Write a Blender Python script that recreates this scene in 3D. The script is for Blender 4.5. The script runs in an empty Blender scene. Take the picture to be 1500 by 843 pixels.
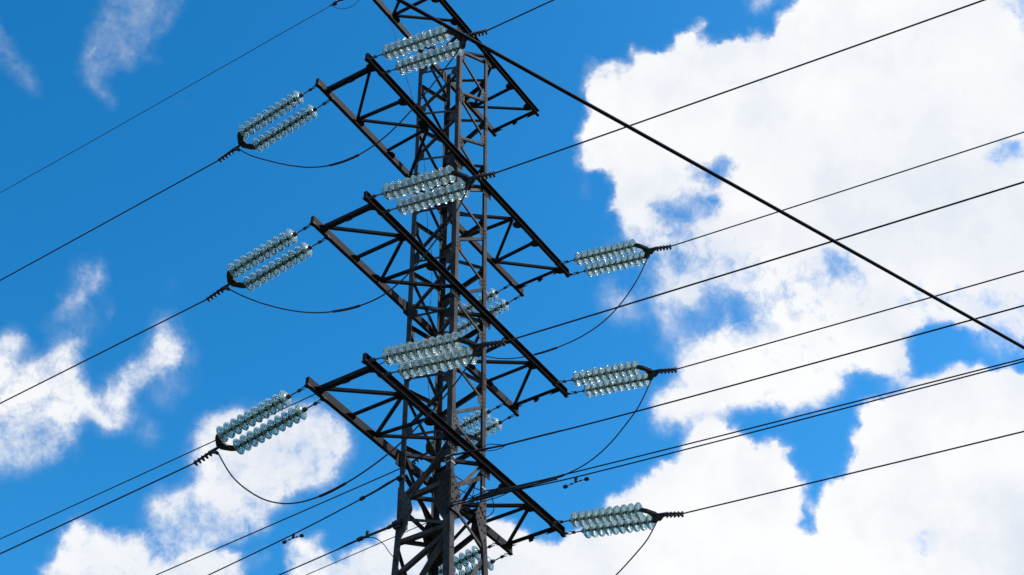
import bpy, math, random
from mathutils import Vector, Matrix
random.seed(7)
R = math.radians
sc = bpy.context.scene
col = sc.collection

# ------------------------------------------------------------------ camera
cam_d = bpy.data.cameras.new("camera")
cam_d.lens = 36.0 * 2366.56 / 1500.0
cam_d.sensor_width = 36.0
cam_d.clip_start = 0.1
cam_d.clip_end = 6000.0
cam = bpy.data.objects.new("camera", cam_d)
col.objects.link(cam)
rx = Vector((0.53724634, -0.84340286, -0.00616264))
ux = Vector((-0.55002196, -0.35588371, 0.75552805))
fx = Vector((0.6394077, 0.40251509, 0.65508732))
m3 = Matrix((rx, ux, -fx)).transposed()
cam.matrix_world = Matrix.Translation((-22.36219, -15.77443, 1.6)) @ m3.to_4x4()
sc.camera = cam

# ------------------------------------------------------------------ light
SUN_EL = R(47.0)
SUN_DIR = Vector((0.42, -0.91, 0.0)).normalized() * math.cos(SUN_EL)
SUN_DIR.z = math.sin(SUN_EL)
sun_d = bpy.data.lights.new("sun", 'SUN')
sun_d.energy = 5.0
sun_d.angle = R(0.5)
sun_d.color = (1.0, 0.97, 0.93)
sun = bpy.data.objects.new("sun", sun_d)
col.objects.link(sun)
sun.rotation_euler = SUN_DIR.to_track_quat('Z', 'Y').to_euler()

sc.view_settings.view_transform = 'Standard'
sc.view_settings.look = 'None'
sc.view_settings.exposure = 0.0
sc.view_settings.gamma = 1.0
sc.view_settings.use_curve_mapping = False
sc.cycles.use_denoising = True
sc.cycles.max_bounces = 10
sc.cycles.transmission_bounces = 10
sc.cycles.transparent_max_bounces = 12
sc.cycles.glossy_bounces = 4
sc.cycles.diffuse_bounces = 3
sc.cycles.caustics_refractive = False
sc.cycles.caustics_reflective = False

# ------------------------------------------------------------------ world: Nishita sky and the day's clouds
# cloud cover as a table over azimuth (columns) and elevation (rows)
# (each row: column, cover in percent, column, cover in percent, ...; straight lines in between)
CLOUDS = [
    [0, 0, 31, 0, 32, 22, 33, 86, 34, 88, 53, 88, 54, 45, 55, 0, 57, 0, 58, 8, 59, 88, 60, 90, 76, 90, 77, 100, 166, 100],
    [0, 0, 31, 0, 32, 33, 33, 87, 34, 88, 52, 88, 53, 87, 54, 35, 55, 0, 57, 0, 58, 14, 59, 89, 60, 90, 76, 90, 77, 99, 78, 100, 166, 100],
    [0, 0, 31, 0, 32, 43, 33, 88, 52, 88, 53, 87, 54, 25, 55, 0, 57, 0, 58, 23, 59, 90, 76, 90, 77, 99, 78, 100, 166, 100],
    [0, 0, 30, 0, 31, 1, 32, 53, 33, 88, 52, 88, 53, 85, 54, 16, 55, 0, 57, 0, 58, 31, 59, 90, 76, 90, 77, 96, 78, 100, 166, 100],
    [0, 0, 30, 0, 31, 1, 32, 64, 33, 88, 52, 88, 53, 82, 54, 11, 55, 0, 57, 0, 58, 43, 59, 90, 76, 90, 77, 96, 78, 100, 166, 100],
    [0, 0, 30, 0, 31, 2, 32, 69, 33, 88, 52, 88, 53, 77, 54, 6, 55, 0, 57, 0, 58, 39, 59, 90, 77, 90, 78, 100, 166, 100],
    [0, 0, 30, 0, 31, 3, 32, 71, 33, 88, 52, 88, 53, 71, 54, 4, 55, 0, 57, 0, 58, 39, 59, 90, 77, 90, 78, 100, 166, 100],
    [0, 0, 30, 0, 31, 3, 32, 69, 33, 88, 52, 88, 53, 62, 54, 1, 55, 0, 57, 0, 58, 51, 59, 90, 77, 90, 78, 100, 127, 100, 128, 99, 129, 99, 130, 100, 166, 100],
    [0, 0, 31, 0, 32, 39, 33, 87, 34, 88, 52, 88, 53, 53, 54, 1, 55, 0, 57, 0, 58, 62, 59, 90, 77, 90, 78, 100, 126, 100, 127, 95, 128, 76, 129, 71, 130, 80, 131, 91, 132, 100, 166, 100],
    [0, 0, 31, 0, 32, 13, 33, 83, 34, 88, 41, 88, 42, 80, 43, 52, 44, 63, 45, 81, 46, 87, 47, 88, 51, 88, 52, 87, 53, 42, 54, 15, 55, 15, 56, 1, 57, 1, 58, 70, 59, 90, 77, 90, 78, 100, 126, 100, 127, 80, 128, 71, 129, 70, 130, 65, 131, 82, 132, 100, 166, 100],
    [0, 0, 10, 0, 11, 2, 12, 11, 13, 9, 14, 3, 15, 1, 16, 0, 31, 0, 32, 7, 33, 74, 34, 88, 41, 88, 42, 63, 43, 62, 44, 66, 45, 64, 46, 59, 47, 70, 48, 79, 49, 69, 50, 70, 51, 83, 52, 85, 53, 28, 54, 31, 55, 40, 56, 5, 57, 2, 58, 78, 59, 90, 77, 90, 78, 100, 126, 100, 127, 92, 128, 97, 129, 99, 130, 94, 131, 96, 132, 100, 166, 100],
    [0, 0, 10, 0, 11, 10, 12, 44, 13, 47, 14, 30, 15, 15, 16, 6, 17, 2, 18, 0, 32, 0, 33, 16, 34, 65, 35, 86, 36, 84, 37, 74, 38, 62, 39, 53, 40, 57, 41, 65, 42, 53, 43, 67, 44, 66, 47, 66, 48, 64, 49, 54, 50, 29, 51, 17, 52, 32, 53, 6, 54, 8, 55, 18, 56, 2, 57, 1, 58, 69, 59, 90, 61, 90, 62, 83, 63, 47, 64, 77, 65, 88, 66, 90, 77, 90, 78, 99, 79, 100, 166, 100],
    [0, 0, 9, 0, 10, 1, 11, 22, 12, 66, 13, 76, 14, 69, 15, 56, 16, 39, 17, 22, 18, 10, 19, 4, 20, 1, 21, 0, 22, 1, 23, 1, 24, 0, 33, 0, 34, 6, 35, 27, 36, 18, 37, 5, 38, 2, 39, 1, 40, 2, 41, 29, 42, 67, 43, 67, 44, 66, 47, 66, 48, 65, 49, 61, 50, 56, 51, 48, 52, 47, 53, 40, 54, 21, 55, 5, 56, 0, 57, 1, 58, 58, 59, 89, 60, 86, 61, 40, 62, 8, 63, 0, 64, 3, 65, 15, 66, 54, 67, 88, 68, 90, 77, 90, 78, 97, 79, 100, 87, 100, 88, 99, 89, 100, 115, 100, 116, 92, 117, 15, 118, 92, 119, 100, 166, 100],
    [0, 0, 9, 0, 10, 4, 11, 36, 12, 74, 13, 80, 14, 80, 15, 78, 16, 73, 17, 63, 18, 48, 19, 31, 20, 17, 21, 10, 22, 9, 23, 7, 24, 4, 25, 2, 26, 1, 27, 0, 39, 0, 40, 6, 41, 45, 42, 69, 43, 66, 47, 66, 48, 60, 49, 45, 50, 51, 51, 65, 52, 67, 53, 66, 54, 58, 55, 30, 56, 4, 57, 0, 58, 3, 59, 23, 60, 10, 61, 55, 62, 25, 63, 0, 65, 0, 66, 1, 67, 31, 68, 89, 69, 90, 78, 90, 79, 100, 85, 100, 86, 87, 87, 65, 88, 2, 89, 70, 90, 98, 91, 100, 115, 100, 116, 20, 117, 9, 118, 100, 166, 100],
    [0, 0, 9, 0, 10, 9, 11, 50, 12, 78, 13, 80, 16, 80, 17, 79, 18, 76, 19, 70, 20, 58, 21, 45, 22, 39, 23, 33, 24, 22, 25, 13, 26, 8, 27, 4, 28, 2, 29, 1, 30, 0, 39, 0, 40, 7, 41, 48, 42, 69, 43, 67, 44, 66, 47, 66, 48, 63, 49, 55, 50, 57, 51, 66, 53, 66, 54, 67, 55, 57, 56, 19, 57, 2, 58, 0, 60, 0, 61, 1, 62, 1, 63, 0, 66, 0, 67, 4, 68, 73, 69, 90, 71, 90, 72, 85, 73, 87, 74, 90, 77, 90, 78, 89, 79, 90, 80, 100, 84, 100, 85, 99, 86, 3, 87, 0, 89, 0, 90, 1, 91, 13, 92, 39, 93, 79, 94, 100, 115, 100, 116, 82, 117, 0, 118, 98, 119, 100, 166, 100],
    [0, 0, 8, 0, 9, 1, 10, 18, 11, 63, 12, 79, 13, 80, 19, 80, 20, 77, 21, 70, 22, 62, 23, 58, 24, 53, 25, 45, 26, 35, 27, 23, 28, 12, 29, 6, 30, 3, 31, 1, 32, 0, 39, 0, 40, 4, 41, 34, 42, 65, 43, 70, 44, 68, 45, 67, 46, 66, 47, 67, 48, 69, 49, 71, 50, 74, 51, 73, 52, 71, 53, 69, 54, 68, 55, 68, 56, 46, 57, 12, 58, 1, 59, 0, 67, 0, 68, 11, 69, 77, 70, 90, 71, 87, 72, 67, 73, 78, 74, 90, 75, 87, 76, 54, 77, 30, 78, 22, 79, 36, 80, 58, 81, 98, 82, 100, 83, 99, 84, 79, 85, 11, 86, 0, 92, 0, 93, 1, 94, 98, 95, 100, 116, 100, 117, 59, 118, 42, 119, 100, 166, 100],
    [0, 0, 8, 0, 9, 3, 10, 31, 11, 72, 12, 80, 19, 80, 20, 78, 21, 71, 22, 63, 23, 61, 24, 61, 25, 60, 26, 59, 27, 51, 28, 37, 29, 26, 30, 15, 31, 6, 32, 2, 33, 0, 39, 0, 40, 1, 41, 9, 42, 32, 43, 57, 44, 68, 45, 70, 46, 70, 47, 74, 48, 79, 49, 83, 50, 85, 51, 84, 52, 82, 53, 79, 54, 77, 55, 78, 56, 69, 57, 37, 58, 10, 59, 1, 60, 0, 66, 0, 67, 1, 68, 11, 69, 7, 70, 64, 71, 86, 72, 89, 73, 86, 74, 70, 75, 20, 76, 1, 77, 0, 79, 0, 80, 1, 81, 1, 82, 12, 83, 1, 84, 0, 93, 0, 94, 70, 95, 100, 116, 100, 117, 81, 118, 0, 119, 68, 120, 100, 165, 100, 166, 99],
    [0, 0, 8, 0, 9, 7, 10, 46, 11, 77, 12, 80, 19, 80, 20, 77, 21, 69, 22, 62, 23, 60, 27, 60, 28, 57, 29, 52, 30, 40, 31, 23, 32, 9, 33, 3, 34, 0, 40, 0, 41, 1, 42, 4, 43, 15, 44, 31, 45, 49, 46, 67, 47, 82, 48, 87, 49, 88, 51, 88, 52, 87, 53, 87, 54, 86, 55, 87, 56, 84, 57, 69, 58, 38, 59, 15, 60, 10, 61, 6, 62, 2, 63, 0, 66, 0, 67, 2, 68, 15, 69, 1, 70, 1, 71, 9, 72, 21, 73, 9, 74, 1, 75, 0, 93, 0, 94, 7, 95, 92, 96, 100, 116, 100, 117, 72, 118, 0, 119, 0, 120, 53, 121, 95, 122, 100, 162, 100, 163, 98, 164, 66, 165, 13, 166, 0],
    [0, 0, 7, 0, 8, 1, 9, 15, 10, 60, 11, 79, 12, 80, 19, 80, 20, 77, 21, 70, 22, 65, 23, 62, 24, 61, 25, 61, 26, 60, 29, 60, 30, 58, 31, 47, 32, 28, 33, 11, 34, 2, 35, 0, 42, 0, 43, 1, 44, 3, 45, 11, 46, 39, 47, 75, 48, 87, 49, 88, 56, 88, 57, 85, 58, 72, 59, 57, 60, 51, 61, 37, 62, 17, 63, 4, 64, 0, 66, 0, 67, 2, 68, 5, 69, 0, 95, 0, 96, 5, 97, 43, 98, 100, 116, 100, 117, 31, 118, 0, 120, 0, 121, 1, 122, 39, 123, 100, 160, 100, 161, 91, 162, 29, 163, 0, 164, 4, 165, 29, 166, 78],
    [0, 0, 7, 0, 8, 2, 9, 28, 10, 70, 11, 80, 19, 80, 20, 79, 21, 75, 22, 72, 23, 69, 24, 66, 25, 64, 26, 62, 27, 61, 28, 61, 29, 60, 30, 60, 31, 59, 32, 49, 33, 23, 34, 4, 35, 0, 44, 0, 45, 6, 46, 36, 47, 75, 48, 87, 49, 88, 57, 88, 58, 86, 59, 85, 60, 83, 61, 75, 62, 50, 63, 16, 64, 1, 65, 0, 97, 0, 98, 46, 99, 99, 100, 100, 115, 100, 116, 99, 117, 3, 118, 0, 121, 0, 122, 3, 123, 100, 158, 100, 159, 86, 160, 14, 161, 0, 162, 9, 163, 59, 164, 98, 165, 100, 166, 100],
    [0, 0, 7, 0, 8, 6, 9, 43, 10, 76, 11, 80, 20, 80, 21, 79, 22, 78, 23, 76, 24, 74, 25, 71, 26, 68, 27, 66, 28, 64, 29, 63, 30, 62, 31, 62, 32, 56, 33, 25, 34, 4, 35, 0, 38, 0, 39, 1, 40, 5, 41, 5, 42, 1, 43, 0, 44, 1, 45, 13, 46, 55, 47, 83, 48, 88, 60, 88, 61, 86, 62, 72, 63, 33, 64, 6, 65, 0, 98, 0, 99, 7, 100, 87, 101, 100, 115, 100, 116, 23, 117, 0, 122, 0, 123, 14, 124, 100, 155, 100, 156, 99, 157, 62, 158, 10, 159, 0, 160, 12, 161, 82, 162, 99, 163, 100, 166, 100],
    [0, 0, 6, 0, 7, 1, 8, 14, 9, 57, 10, 78, 11, 80, 22, 80, 23, 79, 24, 79, 25, 78, 26, 76, 27, 74, 28, 72, 29, 70, 30, 69, 31, 67, 32, 49, 33, 15, 34, 2, 35, 3, 36, 5, 37, 3, 38, 1, 39, 5, 40, 21, 41, 21, 42, 5, 43, 0, 44, 1, 45, 20, 46, 65, 47, 86, 48, 88, 61, 88, 62, 83, 63, 57, 64, 19, 65, 2, 66, 0, 99, 0, 100, 8, 101, 85, 102, 100, 115, 100, 116, 92, 117, 0, 122, 0, 123, 1, 124, 96, 125, 100, 153, 100, 154, 94, 155, 53, 156, 1, 157, 4, 158, 34, 159, 93, 160, 100, 166, 100],
    [0, 0, 6, 0, 7, 2, 8, 25, 9, 68, 10, 80, 25, 80, 26, 79, 27, 79, 28, 78, 29, 77, 30, 77, 31, 71, 32, 44, 33, 17, 34, 15, 35, 26, 36, 35, 37, 25, 38, 9, 39, 12, 40, 31, 41, 29, 42, 9, 43, 0, 44, 2, 45, 25, 46, 70, 47, 87, 48, 88, 61, 88, 62, 87, 63, 71, 64, 28, 65, 3, 66, 0, 101, 0, 102, 5, 103, 73, 104, 100, 111, 100, 112, 86, 113, 56, 114, 100, 115, 96, 116, 23, 117, 0, 123, 0, 124, 76, 125, 100, 151, 100, 152, 89, 153, 15, 154, 1, 155, 12, 156, 71, 157, 97, 158, 100, 166, 100],
    [0, 0, 6, 0, 7, 5, 8, 39, 9, 74, 10, 80, 30, 80, 31, 77, 32, 66, 33, 54, 34, 56, 35, 66, 36, 72, 37, 62, 38, 36, 39, 11, 40, 24, 41, 22, 42, 5, 43, 0, 44, 2, 45, 25, 46, 69, 47, 86, 48, 88, 61, 88, 62, 87, 63, 76, 64, 37, 65, 5, 66, 0, 102, 0, 103, 8, 104, 99, 105, 100, 109, 100, 110, 99, 111, 39, 112, 0, 113, 0, 114, 4, 115, 2, 116, 0, 123, 0, 124, 23, 125, 100, 148, 100, 149, 98, 150, 52, 151, 10, 152, 4, 153, 29, 154, 94, 155, 100, 166, 100],
    [0, 0, 6, 0, 7, 7, 8, 38, 9, 64, 10, 74, 11, 78, 12, 80, 31, 80, 32, 79, 33, 78, 34, 78, 35, 79, 36, 80, 37, 77, 38, 59, 39, 22, 40, 6, 41, 6, 42, 2, 43, 1, 44, 1, 45, 15, 46, 51, 47, 76, 48, 83, 49, 86, 50, 88, 61, 88, 62, 87, 63, 74, 64, 35, 65, 5, 66, 0, 99, 0, 100, 1, 101, 2, 102, 4, 103, 6, 104, 43, 105, 100, 109, 100, 110, 58, 111, 0, 113, 0, 114, 1, 115, 3, 116, 8, 117, 9, 118, 7, 119, 4, 120, 2, 121, 1, 122, 1, 123, 0, 124, 2, 125, 99, 126, 100, 146, 100, 147, 83, 148, 25, 149, 1, 150, 25, 151, 69, 152, 99, 153, 100, 166, 100],
    [0, 0, 6, 0, 7, 2, 8, 11, 9, 25, 10, 43, 11, 58, 12, 70, 13, 76, 14, 79, 15, 80, 31, 80, 32, 79, 33, 77, 34, 77, 35, 79, 36, 80, 37, 77, 38, 54, 39, 17, 40, 9, 41, 12, 42, 9, 43, 4, 44, 1, 45, 4, 46, 18, 47, 38, 48, 52, 49, 69, 50, 81, 51, 84, 52, 85, 53, 86, 54, 87, 55, 88, 60, 88, 61, 86, 62, 78, 63, 53, 64, 17, 65, 2, 66, 0, 98, 0, 99, 4, 100, 14, 101, 22, 102, 33, 103, 43, 104, 46, 105, 80, 106, 100, 108, 100, 109, 31, 110, 9, 111, 8, 112, 9, 113, 10, 114, 16, 115, 30, 116, 47, 117, 53, 118, 46, 119, 37, 120, 28, 121, 21, 122, 16, 123, 10, 124, 2, 125, 30, 126, 98, 127, 100, 143, 100, 144, 98, 145, 39, 146, 4, 147, 6, 148, 62, 149, 95, 150, 100, 166, 100],
    [0, 0, 7, 0, 8, 1, 9, 3, 10, 7, 11, 17, 12, 31, 13, 47, 14, 62, 15, 71, 16, 77, 17, 79, 18, 80, 23, 80, 24, 79, 25, 78, 26, 79, 27, 80, 30, 80, 31, 78, 32, 66, 33, 51, 34, 59, 35, 76, 36, 80, 37, 76, 38, 49, 39, 12, 40, 20, 41, 25, 42, 20, 43, 11, 44, 3, 45, 1, 46, 2, 47, 6, 48, 12, 49, 29, 50, 45, 51, 54, 52, 59, 53, 67, 54, 76, 55, 83, 56, 85, 57, 85, 58, 83, 59, 81, 60, 78, 61, 69, 62, 48, 63, 21, 64, 4, 65, 0, 97, 0, 98, 1, 99, 13, 100, 46, 101, 68, 102, 79, 103, 85, 104, 86, 105, 79, 106, 72, 107, 70, 108, 67, 109, 61, 110, 51, 111, 49, 112, 52, 113, 54, 114, 62, 115, 76, 116, 87, 117, 89, 118, 87, 119, 83, 120, 78, 121, 71, 122, 64, 123, 45, 124, 13, 125, 3, 126, 3, 127, 9, 128, 34, 129, 47, 130, 39, 131, 70, 132, 99, 133, 100, 139, 100, 140, 99, 142, 99, 143, 86, 144, 7, 145, 5, 146, 58, 147, 100, 166, 100],
    [0, 0, 10, 0, 11, 1, 12, 4, 13, 9, 14, 20, 15, 34, 16, 51, 17, 63, 18, 72, 19, 77, 20, 79, 21, 80, 22, 80, 23, 77, 24, 65, 25, 59, 26, 73, 27, 79, 28, 78, 29, 78, 30, 79, 31, 70, 32, 38, 33, 15, 34, 32, 35, 65, 36, 78, 37, 78, 38, 59, 39, 20, 40, 27, 41, 32, 42, 29, 43, 20, 44, 9, 45, 3, 46, 0, 47, 0, 48, 1, 49, 4, 50, 8, 51, 11, 52, 15, 53, 22, 54, 35, 55, 50, 56, 58, 57, 56, 58, 49, 59, 43, 60, 37, 61, 26, 62, 12, 63, 3, 64, 0, 97, 0, 98, 1, 99, 16, 100, 61, 101, 89, 102, 94, 103, 95, 104, 95, 105, 94, 106, 93, 108, 93, 109, 91, 110, 89, 111, 88, 112, 89, 113, 90, 114, 91, 115, 94, 116, 95, 119, 95, 120, 94, 121, 93, 122, 91, 123, 74, 124, 22, 125, 5, 126, 5, 127, 6, 128, 22, 129, 58, 130, 63, 131, 37, 132, 2, 133, 10, 134, 15, 135, 26, 136, 72, 137, 94, 138, 21, 139, 72, 140, 14, 141, 17, 142, 22, 143, 26, 144, 30, 145, 65, 146, 95, 147, 100, 166, 100],
    [0, 0, 13, 0, 14, 2, 15, 5, 16, 12, 17, 22, 18, 37, 19, 51, 20, 64, 21, 73, 22, 77, 23, 72, 24, 45, 25, 29, 26, 53, 27, 74, 28, 77, 29, 76, 30, 77, 31, 59, 32, 19, 33, 3, 34, 12, 35, 42, 36, 70, 37, 78, 38, 70, 39, 41, 40, 29, 41, 34, 42, 33, 43, 28, 44, 18, 45, 7, 46, 1, 47, 0, 51, 0, 52, 1, 53, 2, 54, 5, 55, 10, 56, 14, 57, 12, 58, 9, 59, 6, 60, 5, 61, 3, 62, 1, 63, 0, 97, 0, 98, 1, 99, 12, 100, 51, 101, 84, 102, 93, 103, 95, 122, 95, 123, 85, 124, 30, 125, 15, 126, 30, 127, 62, 128, 82, 129, 91, 130, 90, 131, 66, 132, 2, 133, 0, 137, 0, 138, 1, 139, 8, 140, 25, 141, 39, 142, 44, 143, 46, 144, 54, 145, 68, 146, 90, 147, 98, 148, 99, 149, 100, 166, 100],
    [0, 0, 16, 0, 17, 2, 18, 5, 19, 12, 20, 23, 21, 40, 22, 63, 23, 73, 24, 56, 25, 24, 26, 24, 27, 50, 28, 72, 29, 76, 30, 76, 31, 55, 32, 13, 33, 1, 34, 2, 35, 17, 36, 49, 37, 71, 38, 76, 39, 70, 40, 57, 41, 43, 42, 35, 43, 32, 44, 23, 45, 10, 46, 2, 47, 0, 55, 0, 56, 1, 57, 1, 58, 0, 98, 0, 99, 4, 100, 23, 101, 53, 102, 74, 103, 85, 104, 93, 105, 95, 122, 95, 123, 94, 124, 88, 125, 86, 126, 89, 127, 93, 128, 94, 129, 95, 130, 94, 131, 73, 132, 3, 133, 0, 137, 0, 138, 2, 139, 16, 140, 38, 141, 48, 142, 50, 143, 53, 144, 59, 145, 73, 146, 88, 147, 94, 148, 97, 149, 99, 150, 100, 166, 100],
    [0, 0, 18, 0, 19, 1, 20, 2, 21, 9, 22, 33, 23, 55, 24, 46, 25, 16, 26, 5, 27, 17, 28, 47, 29, 71, 30, 75, 31, 52, 32, 12, 33, 2, 34, 0, 35, 4, 36, 19, 37, 42, 38, 66, 39, 78, 40, 78, 41, 73, 42, 54, 43, 33, 44, 24, 45, 11, 46, 2, 47, 0, 99, 0, 100, 4, 101, 13, 102, 28, 103, 52, 104, 81, 105, 94, 106, 95, 129, 95, 130, 94, 131, 80, 132, 11, 133, 0, 137, 0, 138, 3, 139, 18, 140, 40, 141, 52, 142, 57, 143, 66, 144, 77, 145, 83, 146, 84, 147, 85, 148, 92, 149, 98, 150, 100, 166, 100],
    [0, 0, 20, 0, 21, 1, 22, 8, 23, 17, 24, 12, 25, 3, 26, 1, 27, 7, 28, 20, 29, 45, 30, 66, 31, 49, 32, 13, 33, 3, 34, 0, 35, 0, 36, 2, 37, 13, 38, 44, 39, 73, 40, 80, 41, 79, 42, 68, 43, 35, 44, 22, 45, 9, 46, 2, 47, 0, 100, 0, 101, 1, 102, 6, 103, 32, 104, 74, 105, 93, 106, 95, 130, 95, 131, 87, 132, 40, 133, 0, 137, 0, 138, 3, 139, 28, 140, 73, 141, 71, 142, 75, 143, 81, 144, 82, 145, 79, 146, 77, 147, 79, 148, 88, 149, 97, 150, 100, 166, 100],
    [0, 0, 22, 0, 23, 1, 24, 1, 25, 0, 26, 11, 27, 25, 28, 15, 29, 29, 30, 36, 31, 31, 32, 14, 33, 3, 34, 0, 36, 0, 37, 4, 38, 30, 39, 67, 40, 79, 41, 76, 42, 63, 43, 38, 44, 15, 45, 6, 46, 1, 47, 0, 100, 0, 101, 2, 102, 9, 103, 43, 104, 80, 105, 93, 106, 95, 130, 95, 131, 93, 132, 76, 133, 21, 134, 0, 135, 1, 136, 2, 137, 22, 138, 81, 139, 93, 140, 88, 141, 84, 142, 81, 143, 79, 144, 76, 145, 76, 146, 77, 147, 82, 148, 90, 149, 97, 150, 100, 166, 100],
    [0, 0, 25, 0, 26, 8, 27, 40, 28, 22, 29, 26, 30, 34, 31, 28, 32, 14, 33, 3, 34, 0, 36, 0, 37, 2, 38, 22, 39, 61, 40, 75, 41, 59, 42, 31, 43, 13, 44, 6, 45, 2, 46, 0, 99, 0, 100, 1, 101, 14, 102, 13, 103, 34, 104, 66, 105, 85, 106, 91, 107, 93, 108, 94, 131, 94, 132, 98, 133, 98, 134, 64, 135, 42, 136, 75, 137, 92, 138, 89, 139, 85, 140, 81, 141, 78, 142, 77, 143, 77, 144, 79, 145, 82, 146, 87, 147, 91, 148, 96, 149, 99, 150, 100, 166, 100],
    [0, 0, 25, 0, 26, 3, 27, 36, 28, 51, 29, 34, 30, 30, 31, 24, 32, 10, 33, 11, 34, 1, 35, 0, 36, 0, 37, 1, 38, 13, 39, 48, 40, 62, 41, 34, 42, 10, 43, 4, 44, 1, 45, 0, 99, 0, 100, 1, 101, 17, 102, 22, 103, 21, 104, 41, 105, 58, 106, 71, 107, 81, 108, 88, 109, 91, 110, 92, 111, 92, 112, 93, 124, 93, 125, 95, 129, 95, 130, 96, 131, 98, 132, 98, 133, 96, 134, 93, 135, 89, 136, 85, 137, 81, 138, 78, 139, 77, 140, 76, 141, 78, 142, 81, 143, 84, 144, 89, 145, 93, 146, 96, 147, 98, 148, 99, 149, 100, 166, 100],
    [0, 0, 25, 0, 26, 5, 27, 39, 28, 55, 29, 52, 30, 22, 31, 15, 32, 13, 33, 30, 34, 3, 35, 0, 37, 0, 38, 5, 39, 23, 40, 34, 41, 15, 42, 3, 43, 1, 44, 0, 99, 0, 100, 1, 101, 6, 102, 15, 103, 30, 104, 40, 105, 42, 106, 47, 107, 56, 108, 67, 109, 75, 110, 81, 111, 83, 112, 84, 113, 85, 114, 87, 115, 89, 116, 90, 119, 90, 120, 92, 122, 92, 123, 91, 125, 91, 126, 90, 127, 90, 128, 91, 129, 92, 130, 94, 131, 95, 132, 93, 133, 88, 134, 83, 135, 80, 136, 78, 137, 77, 138, 78, 139, 79, 140, 83, 141, 87, 142, 91, 143, 95, 144, 97, 145, 99, 146, 99, 147, 100, 166, 100],
    [0, 0, 25, 0, 26, 1, 27, 17, 28, 47, 29, 55, 30, 41, 31, 14, 32, 14, 33, 17, 34, 1, 35, 0, 37, 0, 38, 1, 39, 4, 40, 7, 41, 3, 42, 0, 95, 0, 96, 1, 97, 3, 98, 6, 99, 6, 100, 4, 101, 12, 102, 27, 103, 43, 104, 44, 105, 37, 106, 36, 107, 41, 108, 47, 109, 54, 110, 59, 111, 60, 112, 60, 113, 62, 114, 69, 115, 79, 116, 85, 117, 87, 118, 88, 119, 87, 122, 87, 123, 86, 125, 86, 126, 87, 127, 87, 128, 89, 129, 92, 130, 94, 131, 95, 132, 91, 133, 85, 134, 81, 135, 81, 136, 82, 137, 84, 138, 87, 139, 90, 140, 93, 141, 96, 142, 98, 143, 99, 144, 100, 166, 100],
    [0, 0, 26, 0, 27, 2, 28, 32, 29, 55, 30, 55, 31, 45, 32, 11, 33, 1, 34, 0, 38, 0, 39, 3, 40, 8, 41, 4, 42, 0, 94, 0, 95, 2, 96, 8, 97, 18, 98, 26, 99, 25, 100, 16, 101, 22, 102, 41, 103, 55, 104, 48, 105, 37, 106, 34, 107, 34, 108, 36, 109, 38, 110, 40, 111, 41, 112, 40, 113, 41, 114, 49, 115, 68, 116, 82, 117, 85, 121, 85, 122, 84, 123, 76, 124, 74, 125, 84, 126, 86, 127, 88, 128, 90, 129, 94, 130, 97, 131, 97, 132, 95, 133, 92, 134, 90, 135, 91, 136, 93, 137, 95, 138, 97, 139, 98, 140, 99, 141, 100, 166, 100],
    [0, 0, 26, 0, 27, 10, 28, 42, 29, 55, 30, 56, 31, 48, 32, 11, 33, 0, 37, 0, 38, 1, 39, 8, 40, 14, 41, 7, 42, 1, 43, 0, 93, 0, 94, 2, 95, 10, 96, 25, 97, 38, 98, 44, 99, 43, 100, 33, 101, 35, 102, 55, 103, 65, 104, 57, 105, 45, 106, 40, 107, 37, 108, 35, 109, 34, 112, 34, 113, 36, 114, 46, 115, 67, 116, 81, 117, 84, 121, 84, 122, 82, 123, 74, 124, 78, 125, 85, 126, 85, 127, 83, 128, 86, 129, 95, 130, 99, 132, 99, 133, 98, 135, 98, 136, 99, 137, 99, 138, 100, 166, 100],
    [0, 0, 26, 0, 27, 9, 28, 39, 29, 55, 30, 56, 31, 47, 32, 9, 33, 0, 37, 0, 38, 2, 39, 9, 40, 13, 41, 5, 42, 1, 43, 0, 92, 0, 93, 1, 94, 9, 95, 25, 96, 41, 97, 48, 98, 49, 99, 48, 100, 37, 101, 46, 102, 64, 103, 74, 104, 73, 105, 67, 106, 61, 107, 53, 108, 46, 109, 42, 110, 41, 111, 40, 112, 41, 113, 46, 114, 59, 115, 75, 116, 83, 117, 84, 120, 84, 121, 85, 123, 85, 124, 86, 125, 83, 126, 68, 127, 58, 128, 74, 129, 96, 130, 100, 166, 100],
    [0, 0, 27, 0, 28, 9, 29, 36, 30, 51, 31, 39, 32, 5, 33, 0, 37, 0, 38, 1, 39, 5, 40, 6, 41, 2, 42, 0, 92, 0, 93, 3, 94, 16, 95, 36, 96, 47, 97, 49, 98, 48, 99, 44, 100, 37, 101, 47, 102, 65, 103, 78, 104, 80, 105, 78, 106, 74, 107, 69, 108, 64, 109, 60, 110, 59, 111, 59, 112, 60, 113, 65, 114, 74, 115, 81, 116, 84, 117, 84, 118, 85, 119, 85, 120, 86, 121, 86, 122, 88, 123, 89, 124, 87, 125, 70, 126, 53, 127, 64, 128, 89, 129, 99, 130, 100, 166, 100],
    [0, 0, 28, 0, 29, 5, 30, 15, 31, 10, 32, 1, 33, 0, 38, 0, 39, 1, 40, 1, 41, 0, 92, 0, 93, 2, 94, 13, 95, 32, 96, 43, 97, 44, 98, 38, 99, 32, 100, 38, 101, 43, 102, 61, 103, 76, 104, 77, 105, 73, 106, 71, 107, 69, 108, 68, 112, 68, 113, 71, 114, 76, 115, 82, 116, 84, 117, 85, 118, 86, 119, 87, 120, 89, 121, 90, 122, 92, 123, 93, 124, 83, 125, 59, 126, 64, 127, 88, 128, 99, 129, 100, 166, 100],
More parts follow.
